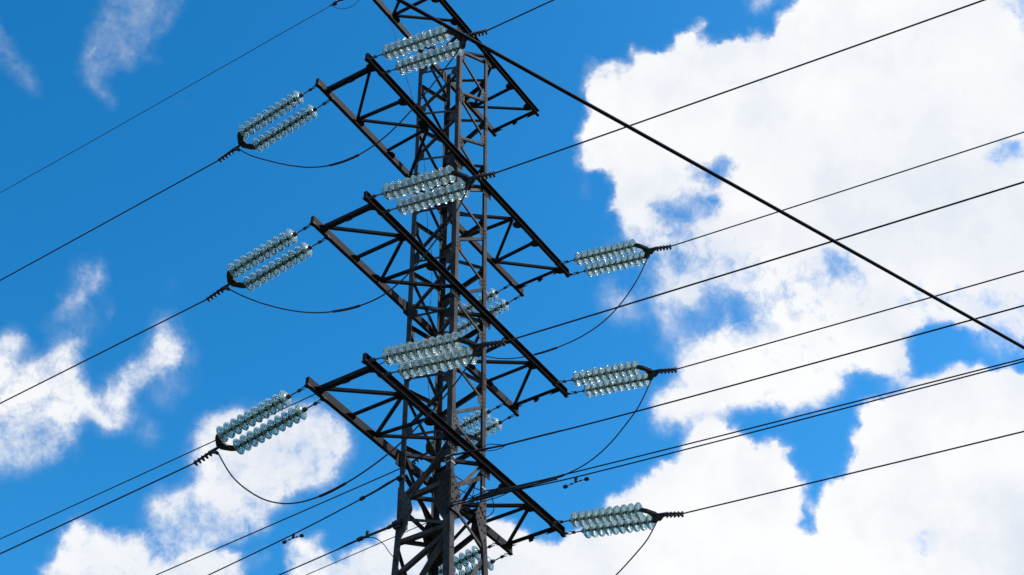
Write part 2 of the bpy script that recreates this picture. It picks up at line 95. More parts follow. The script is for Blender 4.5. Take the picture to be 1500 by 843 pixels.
    [0, 0, 92, 0, 93, 1, 94, 6, 95, 16, 96, 24, 97, 24, 98, 19, 99, 30, 100, 35, 101, 40, 102, 55, 103, 69, 104, 69, 105, 65, 106, 63, 107, 62, 108, 64, 109, 67, 110, 68, 111, 68, 112, 67, 113, 70, 114, 74, 115, 80, 116, 85, 117, 88, 118, 90, 119, 92, 120, 93, 121, 95, 122, 96, 123, 95, 124, 82, 125, 74, 126, 89, 127, 99, 128, 100, 166, 100],
    [0, 0, 93, 0, 94, 1, 95, 3, 96, 6, 97, 10, 98, 14, 99, 24, 100, 32, 101, 38, 102, 49, 103, 61, 104, 60, 105, 54, 106, 52, 107, 54, 108, 60, 109, 66, 110, 68, 111, 59, 112, 57, 113, 69, 114, 73, 115, 80, 116, 88, 117, 93, 118, 95, 119, 96, 120, 97, 121, 98, 122, 99, 123, 99, 124, 97, 125, 97, 126, 99, 127, 100, 166, 100],
    [0, 0, 93, 0, 94, 1, 95, 4, 96, 8, 97, 10, 98, 13, 99, 22, 100, 32, 101, 39, 102, 49, 103, 59, 104, 57, 105, 53, 106, 54, 107, 58, 108, 63, 109, 67, 110, 68, 111, 69, 112, 70, 113, 73, 114, 78, 115, 85, 116, 92, 117, 96, 118, 98, 119, 99, 120, 99, 121, 100, 166, 100],
    [0, 0, 93, 0, 94, 1, 95, 5, 96, 9, 97, 10, 98, 14, 99, 26, 100, 37, 101, 46, 102, 58, 103, 66, 104, 64, 105, 62, 106, 63, 107, 66, 108, 68, 109, 70, 110, 71, 111, 74, 112, 79, 113, 84, 114, 89, 115, 94, 116, 97, 117, 99, 118, 100, 166, 100],
    [0, 0, 93, 0, 94, 1, 95, 5, 96, 9, 97, 10, 98, 16, 99, 35, 100, 59, 101, 68, 102, 74, 103, 74, 104, 71, 105, 69, 106, 70, 107, 71, 108, 74, 109, 77, 110, 81, 111, 85, 112, 90, 113, 95, 114, 97, 115, 99, 116, 100, 147, 100, 148, 99, 149, 97, 150, 93, 151, 93, 152, 99, 153, 100, 166, 100],
    [0, 0, 93, 0, 94, 1, 95, 5, 96, 9, 97, 11, 98, 19, 99, 68, 100, 83, 101, 86, 102, 86, 103, 83, 104, 78, 105, 72, 106, 69, 107, 72, 108, 79, 109, 85, 110, 91, 111, 95, 112, 98, 113, 99, 114, 100, 146, 100, 147, 96, 148, 84, 149, 70, 150, 61, 151, 68, 152, 94, 153, 100, 166, 100],
    [0, 0, 93, 0, 94, 1, 95, 4, 96, 7, 97, 11, 98, 41, 99, 85, 100, 92, 101, 94, 102, 94, 103, 89, 104, 75, 105, 58, 106, 50, 107, 52, 108, 57, 109, 59, 110, 69, 111, 85, 112, 99, 113, 100, 144, 100, 145, 99, 146, 92, 147, 73, 148, 57, 149, 51, 150, 50, 151, 57, 152, 86, 153, 99, 154, 100, 166, 100],
    [0, 0, 94, 0, 95, 2, 96, 4, 97, 15, 98, 84, 99, 95, 100, 97, 101, 97, 102, 96, 103, 82, 104, 57, 105, 44, 106, 42, 107, 44, 108, 49, 109, 50, 110, 50, 111, 62, 112, 92, 113, 100, 144, 100, 145, 97, 146, 80, 147, 66, 148, 59, 149, 54, 150, 57, 151, 68, 152, 90, 153, 99, 154, 100, 166, 100],
    [0, 0, 95, 0, 96, 2, 97, 71, 98, 98, 99, 99, 101, 99, 102, 94, 103, 76, 104, 60, 105, 56, 106, 58, 107, 57, 108, 51, 109, 51, 110, 53, 111, 60, 112, 86, 113, 99, 114, 100, 144, 100, 145, 98, 146, 94, 147, 95, 148, 90, 149, 83, 150, 87, 151, 95, 152, 99, 153, 100, 166, 100],
    [0, 0, 96, 0, 97, 41, 98, 100, 101, 100, 102, 98, 103, 94, 104, 90, 106, 90, 107, 78, 108, 74, 109, 82, 110, 87, 111, 91, 112, 98, 113, 100, 148, 100, 149, 99, 150, 100, 166, 100],
    [0, 0, 91, 0, 92, 1, 93, 6, 94, 8, 95, 3, 96, 0, 97, 5, 98, 97, 99, 100, 106, 100, 107, 99, 108, 98, 109, 97, 110, 88, 111, 73, 112, 76, 113, 87, 114, 98, 115, 100, 166, 100],
    [0, 0, 18, 0, 19, 5, 20, 2, 21, 0, 91, 0, 92, 4, 93, 20, 94, 25, 95, 9, 96, 0, 97, 6, 98, 96, 99, 100, 106, 100, 107, 99, 108, 85, 109, 61, 110, 47, 111, 40, 112, 39, 113, 49, 114, 81, 115, 99, 116, 100, 166, 100],
    [0, 0, 17, 0, 18, 1, 19, 5, 20, 1, 21, 0, 91, 0, 92, 3, 93, 15, 94, 17, 95, 5, 96, 9, 97, 79, 98, 100, 106, 100, 107, 99, 108, 80, 109, 57, 110, 64, 111, 64, 112, 47, 113, 47, 114, 70, 115, 97, 116, 100, 166, 100],
    [0, 0, 16, 0, 17, 1, 18, 3, 19, 3, 20, 0, 92, 0, 93, 53, 94, 98, 95, 96, 96, 98, 97, 100, 107, 100, 108, 98, 109, 96, 110, 98, 111, 97, 112, 91, 113, 91, 114, 96, 115, 100, 166, 100],
    [0, 0, 12, 0, 13, 1, 14, 5, 15, 9, 16, 10, 17, 15, 18, 19, 19, 10, 20, 1, 21, 0, 26, 0, 27, 2, 28, 3, 29, 0, 92, 0, 93, 61, 94, 100, 166, 100],
    [0, 0, 8, 0, 9, 1, 10, 1, 11, 2, 12, 4, 13, 13, 14, 25, 15, 32, 16, 32, 17, 28, 18, 14, 19, 3, 20, 0, 24, 0, 25, 2, 26, 8, 27, 21, 28, 19, 29, 2, 30, 0, 92, 0, 93, 53, 94, 100, 166, 100],
    [0, 0, 4, 0, 5, 2, 6, 5, 7, 7, 8, 10, 9, 14, 10, 18, 11, 22, 12, 27, 13, 32, 14, 35, 15, 35, 16, 29, 17, 14, 18, 2, 19, 0, 23, 0, 24, 6, 25, 23, 26, 33, 27, 33, 28, 16, 29, 1, 30, 0, 36, 0, 37, 3, 38, 7, 39, 2, 40, 0, 92, 0, 93, 53, 94, 100, 166, 100],
    [0, 0, 3, 0, 4, 2, 5, 16, 6, 28, 7, 31, 8, 32, 9, 34, 10, 35, 11, 35, 12, 36, 13, 36, 14, 33, 15, 25, 16, 10, 17, 2, 18, 0, 22, 0, 23, 4, 24, 24, 25, 36, 26, 37, 27, 20, 28, 2, 29, 0, 35, 0, 36, 4, 37, 10, 38, 11, 39, 4, 40, 0, 92, 0, 93, 71, 94, 100, 166, 100],
    [0, 0, 3, 0, 4, 7, 5, 27, 6, 35, 7, 36, 11, 36, 12, 35, 13, 28, 14, 15, 15, 5, 16, 1, 17, 0, 21, 0, 22, 1, 23, 11, 24, 34, 25, 41, 26, 35, 27, 12, 28, 0, 35, 0, 36, 1, 37, 2, 38, 1, 39, 0, 92, 0, 93, 10, 94, 93, 95, 100, 166, 100],
    [0, 0, 2, 0, 3, 1, 4, 14, 5, 32, 6, 36, 11, 36, 12, 31, 13, 14, 14, 2, 15, 0, 21, 0, 22, 2, 23, 22, 24, 40, 25, 39, 26, 35, 27, 13, 28, 2, 29, 5, 30, 4, 31, 0, 93, 0, 94, 32, 95, 99, 96, 100, 166, 100],
    [0, 0, 2, 0, 3, 4, 4, 23, 5, 35, 6, 36, 9, 36, 10, 35, 11, 32, 12, 18, 13, 3, 14, 0, 21, 0, 22, 6, 23, 30, 24, 44, 25, 38, 26, 37, 27, 26, 28, 24, 29, 31, 30, 23, 31, 6, 32, 5, 33, 5, 34, 3, 35, 0, 93, 0, 94, 4, 95, 87, 96, 100, 118, 100, 119, 97, 120, 81, 121, 96, 122, 100, 155, 100, 156, 99, 157, 99, 158, 100, 166, 100],
    [0, 0, 2, 0, 3, 7, 4, 24, 5, 28, 6, 26, 7, 25, 8, 23, 9, 22, 10, 20, 11, 13, 12, 4, 13, 0, 20, 0, 21, 1, 22, 10, 23, 35, 24, 46, 25, 38, 29, 38, 30, 36, 31, 28, 32, 24, 33, 23, 34, 13, 35, 2, 36, 0, 93, 0, 94, 19, 95, 95, 96, 100, 118, 100, 119, 97, 120, 93, 121, 99, 122, 100, 153, 100, 154, 99, 155, 94, 156, 82, 157, 78, 158, 96, 159, 100, 166, 100],
    [0, 0, 2, 0, 3, 2, 4, 4, 5, 4, 6, 3, 7, 3, 8, 2, 9, 2, 10, 1, 11, 1, 12, 0, 21, 0, 22, 4, 23, 23, 24, 40, 25, 39, 26, 38, 30, 38, 31, 31, 32, 13, 33, 4, 34, 1, 35, 0, 93, 0, 94, 49, 95, 98, 96, 96, 97, 97, 98, 99, 99, 100, 152, 100, 153, 97, 154, 80, 155, 66, 156, 66, 157, 76, 158, 95, 159, 100, 166, 100],
    [0, 0, 21, 0, 22, 2, 23, 21, 24, 37, 25, 38, 30, 38, 31, 37, 32, 30, 33, 9, 34, 0, 93, 0, 94, 34, 95, 85, 96, 84, 97, 84, 98, 89, 99, 95, 100, 99, 101, 100, 152, 100, 153, 92, 154, 82, 155, 88, 156, 95, 157, 99, 158, 100, 166, 100],
    [0, 0, 21, 0, 22, 3, 23, 23, 24, 37, 25, 38, 31, 38, 32, 36, 33, 17, 34, 1, 35, 0, 93, 0, 94, 4, 95, 39, 96, 78, 97, 80, 98, 81, 99, 83, 100, 76, 101, 87, 102, 99, 103, 100, 152, 100, 153, 99, 154, 99, 155, 100, 166, 100],
    [0, 0, 21, 0, 22, 1, 23, 11, 24, 32, 25, 38, 31, 38, 32, 37, 33, 27, 34, 8, 35, 1, 36, 0, 93, 0, 94, 4, 95, 27, 96, 46, 97, 72, 98, 84, 99, 53, 100, 27, 101, 45, 102, 99, 103, 98, 104, 96, 105, 94, 106, 88, 107, 99, 108, 100, 112, 100, 113, 99, 114, 95, 115, 97, 116, 99, 117, 100, 118, 99, 119, 100, 166, 100],
    [0, 0, 22, 0, 23, 9, 24, 32, 25, 38, 32, 38, 33, 37, 34, 26, 35, 5, 36, 0, 94, 0, 95, 1, 96, 2, 97, 1, 99, 1, 100, 2, 101, 68, 102, 34, 103, 3, 104, 1, 105, 0, 106, 0, 107, 23, 108, 97, 109, 100, 111, 100, 112, 70, 113, 21, 114, 23, 115, 31, 116, 28, 117, 9, 118, 5, 119, 70, 120, 51, 121, 11, 122, 19, 123, 97, 124, 100, 166, 100],
    [0, 0, 21, 0, 22, 1, 23, 14, 24, 35, 25, 38, 33, 38, 34, 32, 35, 9, 36, 0, 37, 0, 38, 3, 39, 9, 40, 5, 41, 0, 107, 0, 108, 61, 109, 92, 110, 98, 111, 98, 112, 31, 113, 0, 114, 0, 115, 2, 116, 1, 117, 0, 121, 0, 122, 3, 123, 59, 124, 98, 125, 100, 166, 100],
    [0, 0, 21, 0, 22, 1, 23, 17, 24, 36, 25, 38, 33, 38, 34, 33, 35, 10, 36, 0, 37, 0, 38, 3, 39, 4, 40, 2, 41, 0, 108, 0, 109, 1, 110, 3, 111, 35, 112, 83, 113, 12, 114, 0, 118, 0, 119, 4, 120, 9, 121, 7, 122, 5, 123, 3, 124, 2, 125, 25, 126, 83, 127, 100, 166, 100],
    [0, 0, 21, 0, 22, 4, 23, 25, 24, 37, 25, 38, 33, 38, 34, 30, 35, 7, 36, 0, 117, 0, 118, 3, 119, 27, 120, 51, 121, 51, 122, 48, 123, 44, 124, 32, 125, 8, 126, 20, 127, 97, 128, 100, 166, 100],
    [0, 0, 21, 0, 22, 9, 23, 32, 24, 38, 32, 38, 33, 37, 34, 27, 35, 5, 36, 0, 117, 0, 118, 2, 119, 27, 120, 57, 121, 62, 123, 62, 124, 52, 125, 17, 126, 1, 127, 75, 128, 100, 166, 100],
    [0, 0, 20, 0, 21, 1, 22, 15, 23, 35, 24, 38, 32, 38, 33, 37, 34, 25, 35, 4, 36, 0, 117, 0, 118, 1, 119, 20, 120, 54, 121, 62, 123, 62, 124, 58, 125, 31, 126, 4, 127, 44, 128, 100, 166, 100],
    [0, 0, 21, 0, 22, 8, 23, 22, 24, 29, 25, 34, 26, 36, 27, 37, 28, 38, 32, 38, 33, 36, 34, 18, 35, 2, 36, 0, 117, 0, 118, 1, 119, 13, 120, 48, 121, 61, 122, 62, 123, 62, 124, 61, 125, 47, 126, 12, 127, 6, 128, 88, 129, 100, 166, 100],
    [0, 0, 22, 0, 23, 1, 24, 3, 25, 6, 26, 12, 27, 18, 28, 24, 29, 30, 30, 34, 31, 36, 32, 37, 33, 33, 34, 13, 35, 1, 36, 0, 118, 0, 119, 7, 120, 40, 121, 60, 122, 60, 123, 59, 124, 56, 125, 44, 126, 14, 127, 1, 128, 65, 129, 100, 166, 100],
    [0, 0, 27, 0, 28, 1, 29, 3, 30, 6, 31, 11, 32, 17, 33, 19, 34, 8, 35, 1, 36, 0, 118, 0, 119, 3, 120, 21, 121, 32, 122, 26, 123, 18, 124, 12, 125, 6, 126, 2, 127, 0, 128, 28, 129, 98, 130, 100, 166, 100],
    [0, 0, 32, 0, 33, 1, 34, 0, 119, 0, 120, 1, 122, 1, 123, 0, 127, 0, 128, 1, 129, 77, 130, 100, 166, 100],
    [0, 0, 128, 0, 129, 46, 130, 100, 166, 100],
    [0, 0, 128, 0, 129, 7, 130, 87, 131, 100, 166, 100],
    [0, 0, 129, 0, 130, 59, 131, 100, 166, 100],
    [0, 0, 129, 0, 130, 25, 131, 98, 132, 100, 166, 100],
    [0, 0, 130, 0, 131, 69, 132, 100, 166, 100],
    [0, 0, 130, 0, 131, 31, 132, 100, 166, 100],
    [0, 0, 130, 0, 131, 3, 132, 76, 133, 100, 166, 100],
    [0, 0, 131, 0, 132, 36, 133, 100, 166, 100],
]
AZ0, DAZ, EL0, DEL = -30.0, 0.36, 28.0, 0.31

world = bpy.data.worlds.new("World")
sc.world = world
world.use_nodes = True
nt = world.node_tree
nt.nodes.clear()
N = nt.nodes.new
L = nt.links.new


def val(x, sock):
    if hasattr(x, 'is_output'):
        L(x, sock)
    else:
        sock.default_value = x


def mth(op, a, b=0.0, c=0.0, clamp=False):
    n = N('ShaderNodeMath'); n.operation = op; n.use_clamp = clamp
    val(a, n.inputs[0]); val(b, n.inputs[1]); val(c, n.inputs[2])
    return n.outputs[0]


def vmth(op, a, b=None):
    n = N('ShaderNodeVectorMath'); n.operation = op
    val(a, n.inputs[0])
    if b is not None:
        val(b, n.inputs[1])
    return n.outputs['Value'] if op in ('DOT_PRODUCT', 'LENGTH') else n.outputs[0]


def noise(vec, scale, detail=8.0, rough=0.55, lac=2.0, dist=0.0, color=False):
    n = N('ShaderNodeTexNoise')
    L(vec, n.inputs['Vector'])
    n.inputs['Scale'].default_value = scale
    n.inputs['Detail'].default_value = detail
    n.inputs['Roughness'].default_value = rough
    n.inputs['Lacunarity'].default_value = lac
    n.inputs['Distortion'].default_value = dist
    return n.outputs['Color'] if color else n.outputs[0]


def smooth(x, a, b):
    n = N('ShaderNodeMapRange'); n.interpolation_type = 'SMOOTHSTEP'
    L(x, n.inputs[0]); n.inputs[1].default_value = a; n.inputs[2].default_value = b
    return n.outputs[0]


sky = N('ShaderNodeTexSky')
sky.sky_type = 'NISHITA'
sky.sun_disc = False
sky.sun_elevation = SUN_EL
sky.sun_rotation = math.atan2(SUN_DIR.x, SUN_DIR.y)
sky.altitude = 100.0
sky.air_density = 1.0
sky.dust_density = 0.6
sky.ozone_density = 3.0

tc = N('ShaderNodeTexCoord')
d0 = tc.outputs['Generated']
# clouds live on directions: warp them a little with noise for ragged edges
w1 = vmth('SUBTRACT', noise(d0, 22.0, 6.0, 0.62, color=True), (0.5, 0.5, 0.5))
w1n = N('ShaderNodeVectorMath'); w1n.operation = 'SCALE'; L(w1, w1n.inputs[0]); w1n.inputs['Scale'].default_value = 0.020
w2 = vmth('SUBTRACT', noise(d0, 75.0, 5.0, 0.65, color=True), (0.5, 0.5, 0.5))
w2n = N('ShaderNodeVectorMath'); w2n.operation = 'SCALE'; L(w2, w2n.inputs[0]); w2n.inputs['Scale'].default_value = 0.009
dirw = vmth('NORMALIZE', vmth('ADD', vmth('ADD', d0, w1n.outputs[0]), w2n.outputs[0]))
AZC = R(32.190925)
fwd = (math.cos(AZC), math.sin(AZC), 0.0)
rgt = (math.sin(AZC), -math.cos(AZC), 0.0)
az = mth('MULTIPLY', mth('ARCTAN2', vmth('DOT_PRODUCT', dirw, rgt), vmth('DOT_PRODUCT', dirw, fwd)), 180.0 / math.pi)
el = mth('MULTIPLY', mth('ARCSINE', vmth('DOT_PRODUCT', dirw, (0.0, 0.0, 1.0))), 180.0 / math.pi)
ncol = 167; nrow = len(CLOUDS)
azn = mth('DIVIDE', mth('SUBTRACT', az, AZ0), DAZ * (ncol - 1), clamp=True)
ern = mth('DIVIDE', mth('SUBTRACT', el, EL0), DEL)
total = None
for i, row in enumerate(CLOUDS):
    n = N('ShaderNodeFloatCurve')
    cm = n.mapping
    c = cm.curves[0]
    pts = [(row[k] / (ncol - 1), row[k + 1] / 100.0) for k in range(0, len(row), 2)]
    c.points[0].location = pts[0]
    c.points[1].location = pts[-1]
    for q in pts[1:-1]:
        c.points.new(*q)
    for q in c.points:
        q.handle_type = 'VECTOR'
    cm.update()
    L(azn, n.inputs['Value'])
    tent = mth('SUBTRACT', 1.0, mth('ABSOLUTE', mth('SUBTRACT', ern, float(i))), clamp=True)
    total = mth('MULTIPLY_ADD', tent, n.outputs[0], total if total is not None else 0.0)
# everywhere else in the sky: broken fair-weather cloud
far_cover = smooth(noise(dirw, 2.6, 5.0, 0.6), 0.50, 0.62)
in_az = smooth(mth('ABSOLUTE', az), 30.0, 25.0)
in_el = mth('MULTIPLY', smooth(el, 28.0, 29.5), smooth(el, 54.6, 53.2))
inside = mth('MULTIPLY', in_az, in_el)
mixc = N('ShaderNodeMix'); mixc.data_type = 'FLOAT'
L(inside, mixc.inputs[0]); L(far_cover, mixc.inputs[2]); L(total, mixc.inputs[3])
cover = mixc.outputs[0]
# wisps: stretched, warped fractal detail
nz1 = noise(dirw, 24.0, 12.0, 0.66, dist=0.3)
nz2 = noise(d0, 85.0, 8.0, 0.68, dist=0.3)
nz3 = noise(vmth('MULTIPLY', vmth('ADD', d0, w1n.outputs[0]), (46.0, 46.0, 17.0)), 1.0, 7.0, 0.66)
thin = smooth(cover, 0.85, 0.45)
nzs = mth('MULTIPLY', mth('MULTIPLY', mth('SUBTRACT', nz3, 0.5), 2.1), thin)
nz = mth('ADD', nzs, mth('ADD', mth('MULTIPLY', mth('SUBTRACT', nz1, 0.5), 1.5), mth('MULTIPLY', mth('SUBTRACT', nz2, 0.5), 1.5)))
# full strength of noise only where there is some cloud but it is not solid
amp = mth('MULTIPLY', mth('MULTIPLY', cover, 1.5, clamp=True), mth('MULTIPLY_ADD', smooth(cover, 0.82, 1.0), -0.80, 1.0))
raw = mth('MULTIPLY_ADD', nz, amp, cover)
lin = N('ShaderNodeMapRange'); L(raw, lin.inputs[0]); lin.inputs[1].default_value = 0.03; lin.inputs[2].default_value = 0.90
alpha = mth('MULTIPLY', mth('POWER', lin.outputs[0], 1.5), mth('MULTIPLY_ADD', smooth(cover, 0.25, 0.93), 0.62, 0.38))
# light and shade inside the clouds: thick parts are greyer underneath, thin parts bluish
sh1 = mth('MULTIPLY', smooth(noise(d0, 5.0, 8.0, 0.55), 0.46, 0.66), mth('MULTIPLY_ADD', smooth(el, 33.0, 43.0), -0.4, 1.0))
sh2 = smooth(noise(dirw, 16.0, 8.0, 0.6), 0.42, 0.66)
shade = mth('MULTIPLY', mth('ADD', mth('MULTIPLY', sh1, 0.65), mth('MULTIPLY', sh2, 0.45)), smooth(alpha, 0.6, 1.0))
ccol = N('ShaderNodeMix'); ccol.data_type = 'RGBA'
L(shade, ccol.inputs[0])
ccol.inputs[6].default_value = (1.0, 1.0, 1.0, 1)
ccol.inputs[7].default_value = (0.76, 0.81, 0.90, 1)
hs = N('ShaderNodeHueSaturation')
hs.inputs['Hue'].default_value = 0.486
hs.inputs['Saturation'].default_value = 1.38
hs.inputs['Value'].default_value = 1.65
L(sky.outputs[0], hs.inputs['Color'])
gm = N('ShaderNodeGamma'); gm.inputs[1].default_value = 1.45; L(hs.outputs[0], gm.inputs[0])
tint = vmth('MINIMUM', vmth('MULTIPLY', gm.outputs[0], (1.72, 0.745, 0.575)), (4.2, 5.8, 8.4))
STR = 0.12
bgs = N('ShaderNodeBackground'); L(tint, bgs.inputs[0]); bgs.inputs[1].default_value = STR
bgc = N('ShaderNodeBackground'); L(ccol.outputs[2], bgc.inputs[0]); bgc.inputs[1].default_value = 1.0
mx = N('ShaderNodeMixShader')
L(mth('MULTIPLY', alpha, 0.985), mx.inputs[0]); L(bgs.outputs[0], mx.inputs[1]); L(bgc.outputs[0], mx.inputs[2])
wo = N('ShaderNodeOutputWorld'); L(mx.outputs[0], wo.inputs[0])
world.cycles.sampling_method = 'MANUAL'
world.cycles.sample_map_resolution = 512


# ------------------------------------------------------------------ materials
def material(name, base, base2=None, rough=0.6, metal=0.0, scale=3.0, rust=None, rust_amt=0.5, bump=0.0, spec=0.5, vary=0.0):
    m = bpy.data.materials.new(name); m.use_nodes = True
    t = m.node_tree; b = t.nodes['Principled BSDF']
    b.inputs['Roughness'].default_value = rough
    b.inputs['Metallic'].default_value = metal
    b.inputs['Specular IOR Level'].default_value = spec
    if base2 is None:
        base2 = tuple(x * 0.7 for x in base)
    g = t.nodes.new('ShaderNodeNewGeometry')
    n1 = t.nodes.new('ShaderNodeTexNoise'); n1.inputs['Scale'].default_value = scale; n1.inputs['Detail'].default_value = 8
    n1.inputs['Roughness'].default_value = 0.65
    t.links.new(g.outputs['Position'], n1.inputs['Vector'])
    r1 = t.nodes.new('ShaderNodeMapRange'); r1.inputs[1].default_value = 0.35; r1.inputs[2].default_value = 0.65
    t.links.new(n1.outputs[0], r1.inputs[0])
    mx1 = t.nodes.new('ShaderNodeMix'); mx1.data_type = 'RGBA'
    t.links.new(r1.outputs[0], mx1.inputs[0])
    mx1.inputs[6].default_value = (*base, 1); mx1.inputs[7].default_value = (*base2, 1)
    out = mx1.outputs[2]
    if rust:
        n2 = t.nodes.new('ShaderNodeTexNoise'); n2.inputs['Scale'].default_value = scale * 3.1; n2.inputs['Detail'].default_value = 10
        n2.inputs['Roughness'].default_value = 0.7
        t.links.new(g.outputs['Position'], n2.inputs['Vector'])
        r2 = t.nodes.new('ShaderNodeMapRange'); r2.interpolation_type = 'SMOOTHSTEP'
        r2.inputs[1].default_value = 0.52; r2.inputs[2].default_value = 0.66; r2.inputs[4].default_value = rust_amt
        t.links.new(n2.outputs[0], r2.inputs[0])
        mx2 = t.nodes.new('ShaderNodeMix'); mx2.data_type = 'RGBA'
        t.links.new(r2.outputs[0], mx2.inputs[0]); t.links.new(out, mx2.inputs[6]); mx2.inputs[7].default_value = (*rust, 1)
        out = mx2.outputs[2]
    if vary:
        # bars differ a little from one another, as separately rolled and painted pieces do
        oi = t.nodes.new('ShaderNodeObjectInfo')
        rv = t.nodes.new('ShaderNodeMapRange'); rv.inputs[3].default_value = 1.0 - vary; rv.inputs[4].default_value = 1.0 + vary
        t.links.new(oi.outputs['Random'], rv.inputs[0])
        vm = t.nodes.new('ShaderNodeVectorMath'); vm.operation = 'SCALE'
        t.links.new(out, vm.inputs[0]); t.links.new(rv.outputs[0], vm.inputs['Scale'])
        out = vm.outputs[0]
    t.links.new(out, b.inputs['Base Color'])
    if bump:
        bm = t.nodes.new('ShaderNodeBump'); bm.inputs['Strength'].default_value = bump; bm.inputs['Distance'].default_value = 0.01
        t.links.new(n1.outputs[0], bm.inputs['Height']); t.links.new(bm.outputs[0], b.inputs['Normal'])
    return m


STEEL = material('weathered_painted_steel', (0.066, 0.060, 0.060), (0.020, 0.019, 0.021), 0.72, 0.0, 2.6,
                 rust=(0.075, 0.056, 0.050), rust_amt=0.4, bump=0.2, spec=0.14, vary=0.35)
BEAMM = material('dark_rolled_steel', (0.0175, 0.016, 0.019), (0.007, 0.0065, 0.009), 0.72, 0.0, 3.2,
                 rust=(0.034, 0.025, 0.023), rust_amt=0.45, bump=0.2, spec=0.14, vary=0.35)
HARDW = material('forged_hardware', (0.030, 0.029, 0.033), (0.018, 0.018, 0.022), 0.55, 0.3, 9.0, spec=0.4)
CAPM = material('insulator_cap_iron', (0.07, 0.075, 0.078), (0.045, 0.048, 0.05), 0.5, 0.3, 20.0)
WIREM = material('conductor_strand', (0.050, 0.047, 0.052), (0.026, 0.025, 0.030), 0.65, 0.0, 6.0, spec=0.2)
SHEATH = material('black_cable_sheath', (0.010, 0.013, 0.028), (0.007, 0.009, 0.019), 0.7, 0.0, 4.0, spec=0.08)
BAND = material('bright_steel_band', (0.55, 0.54, 0.50), (0.42, 0.41, 0.39), 0.35, 0.8, 30.0)
CONC = material('concrete', (0.34, 0.33, 0.31), (0.26, 0.25, 0.24), 0.9, 0.0, 4.0, bump=0.3)

GLASS = bpy.data.materials.new('green_toughened_glass'); GLASS.use_nodes = True
_t = GLASS.node_tree; _b = _t.nodes['Principled BSDF']
_b.inputs['Base Color'].default_value = (0.76, 0.99, 0.93, 1)
_b.inputs['Transmission Weight'].default_value = 0.78
_b.inputs['Roughness'].default_value = 0.06
_b.inputs['IOR'].default_value = 1.47
_n = _t.nodes.new('ShaderNodeTexNoise'); _n.inputs['Scale'].default_value = 9.0; _n.inputs['Detail'].default_value = 5
_g = _t.nodes.new('ShaderNodeNewGeometry'); _t.links.new(_g.outputs['Position'], _n.inputs['Vector'])
_r = _t.nodes.new('ShaderNodeMapRange'); _r.inputs[1].default_value = .35; _r.inputs[2].default_value = .7
_r.inputs[3].default_value = 0.03; _r.inputs[4].default_value = 0.16
_t.links.new(_n.outputs[0], _r.inputs[0]); _t.links.new(_r.outputs[0], _b.inputs['Roughness'])

GRASS = bpy.data.materials.new('meadow_grass'); GRASS.use_nodes = True
_t = GRASS.node_tree; _b = _t.nodes['Principled BSDF']; _b.inputs['Roughness'].default_value = 0.9
_g = _t.nodes.new('ShaderNodeNewGeometry')
_n = _t.nodes.new('ShaderNodeTexNoise'); _n.inputs['Scale'].default_value = 0.35; _n.inputs['Detail'].default_value = 12
_t.links.new(_g.outputs['Position'], _n.inputs['Vector'])
_c = _t.nodes.new('ShaderNodeValToRGB')
_c.color_ramp.elements[0].position = 0.35; _c.color_ramp.elements[0].color = (0.040, 0.048, 0.026, 1)
_c.color_ramp.elements[1].position = 0.68; _c.color_ramp.elements[1].color = (0.085, 0.082, 0.055, 1)
_t.links.new(_n.outputs[0], _c.inputs[0]); _t.links.new(_c.outputs[0], _b.inputs['Base Color'])


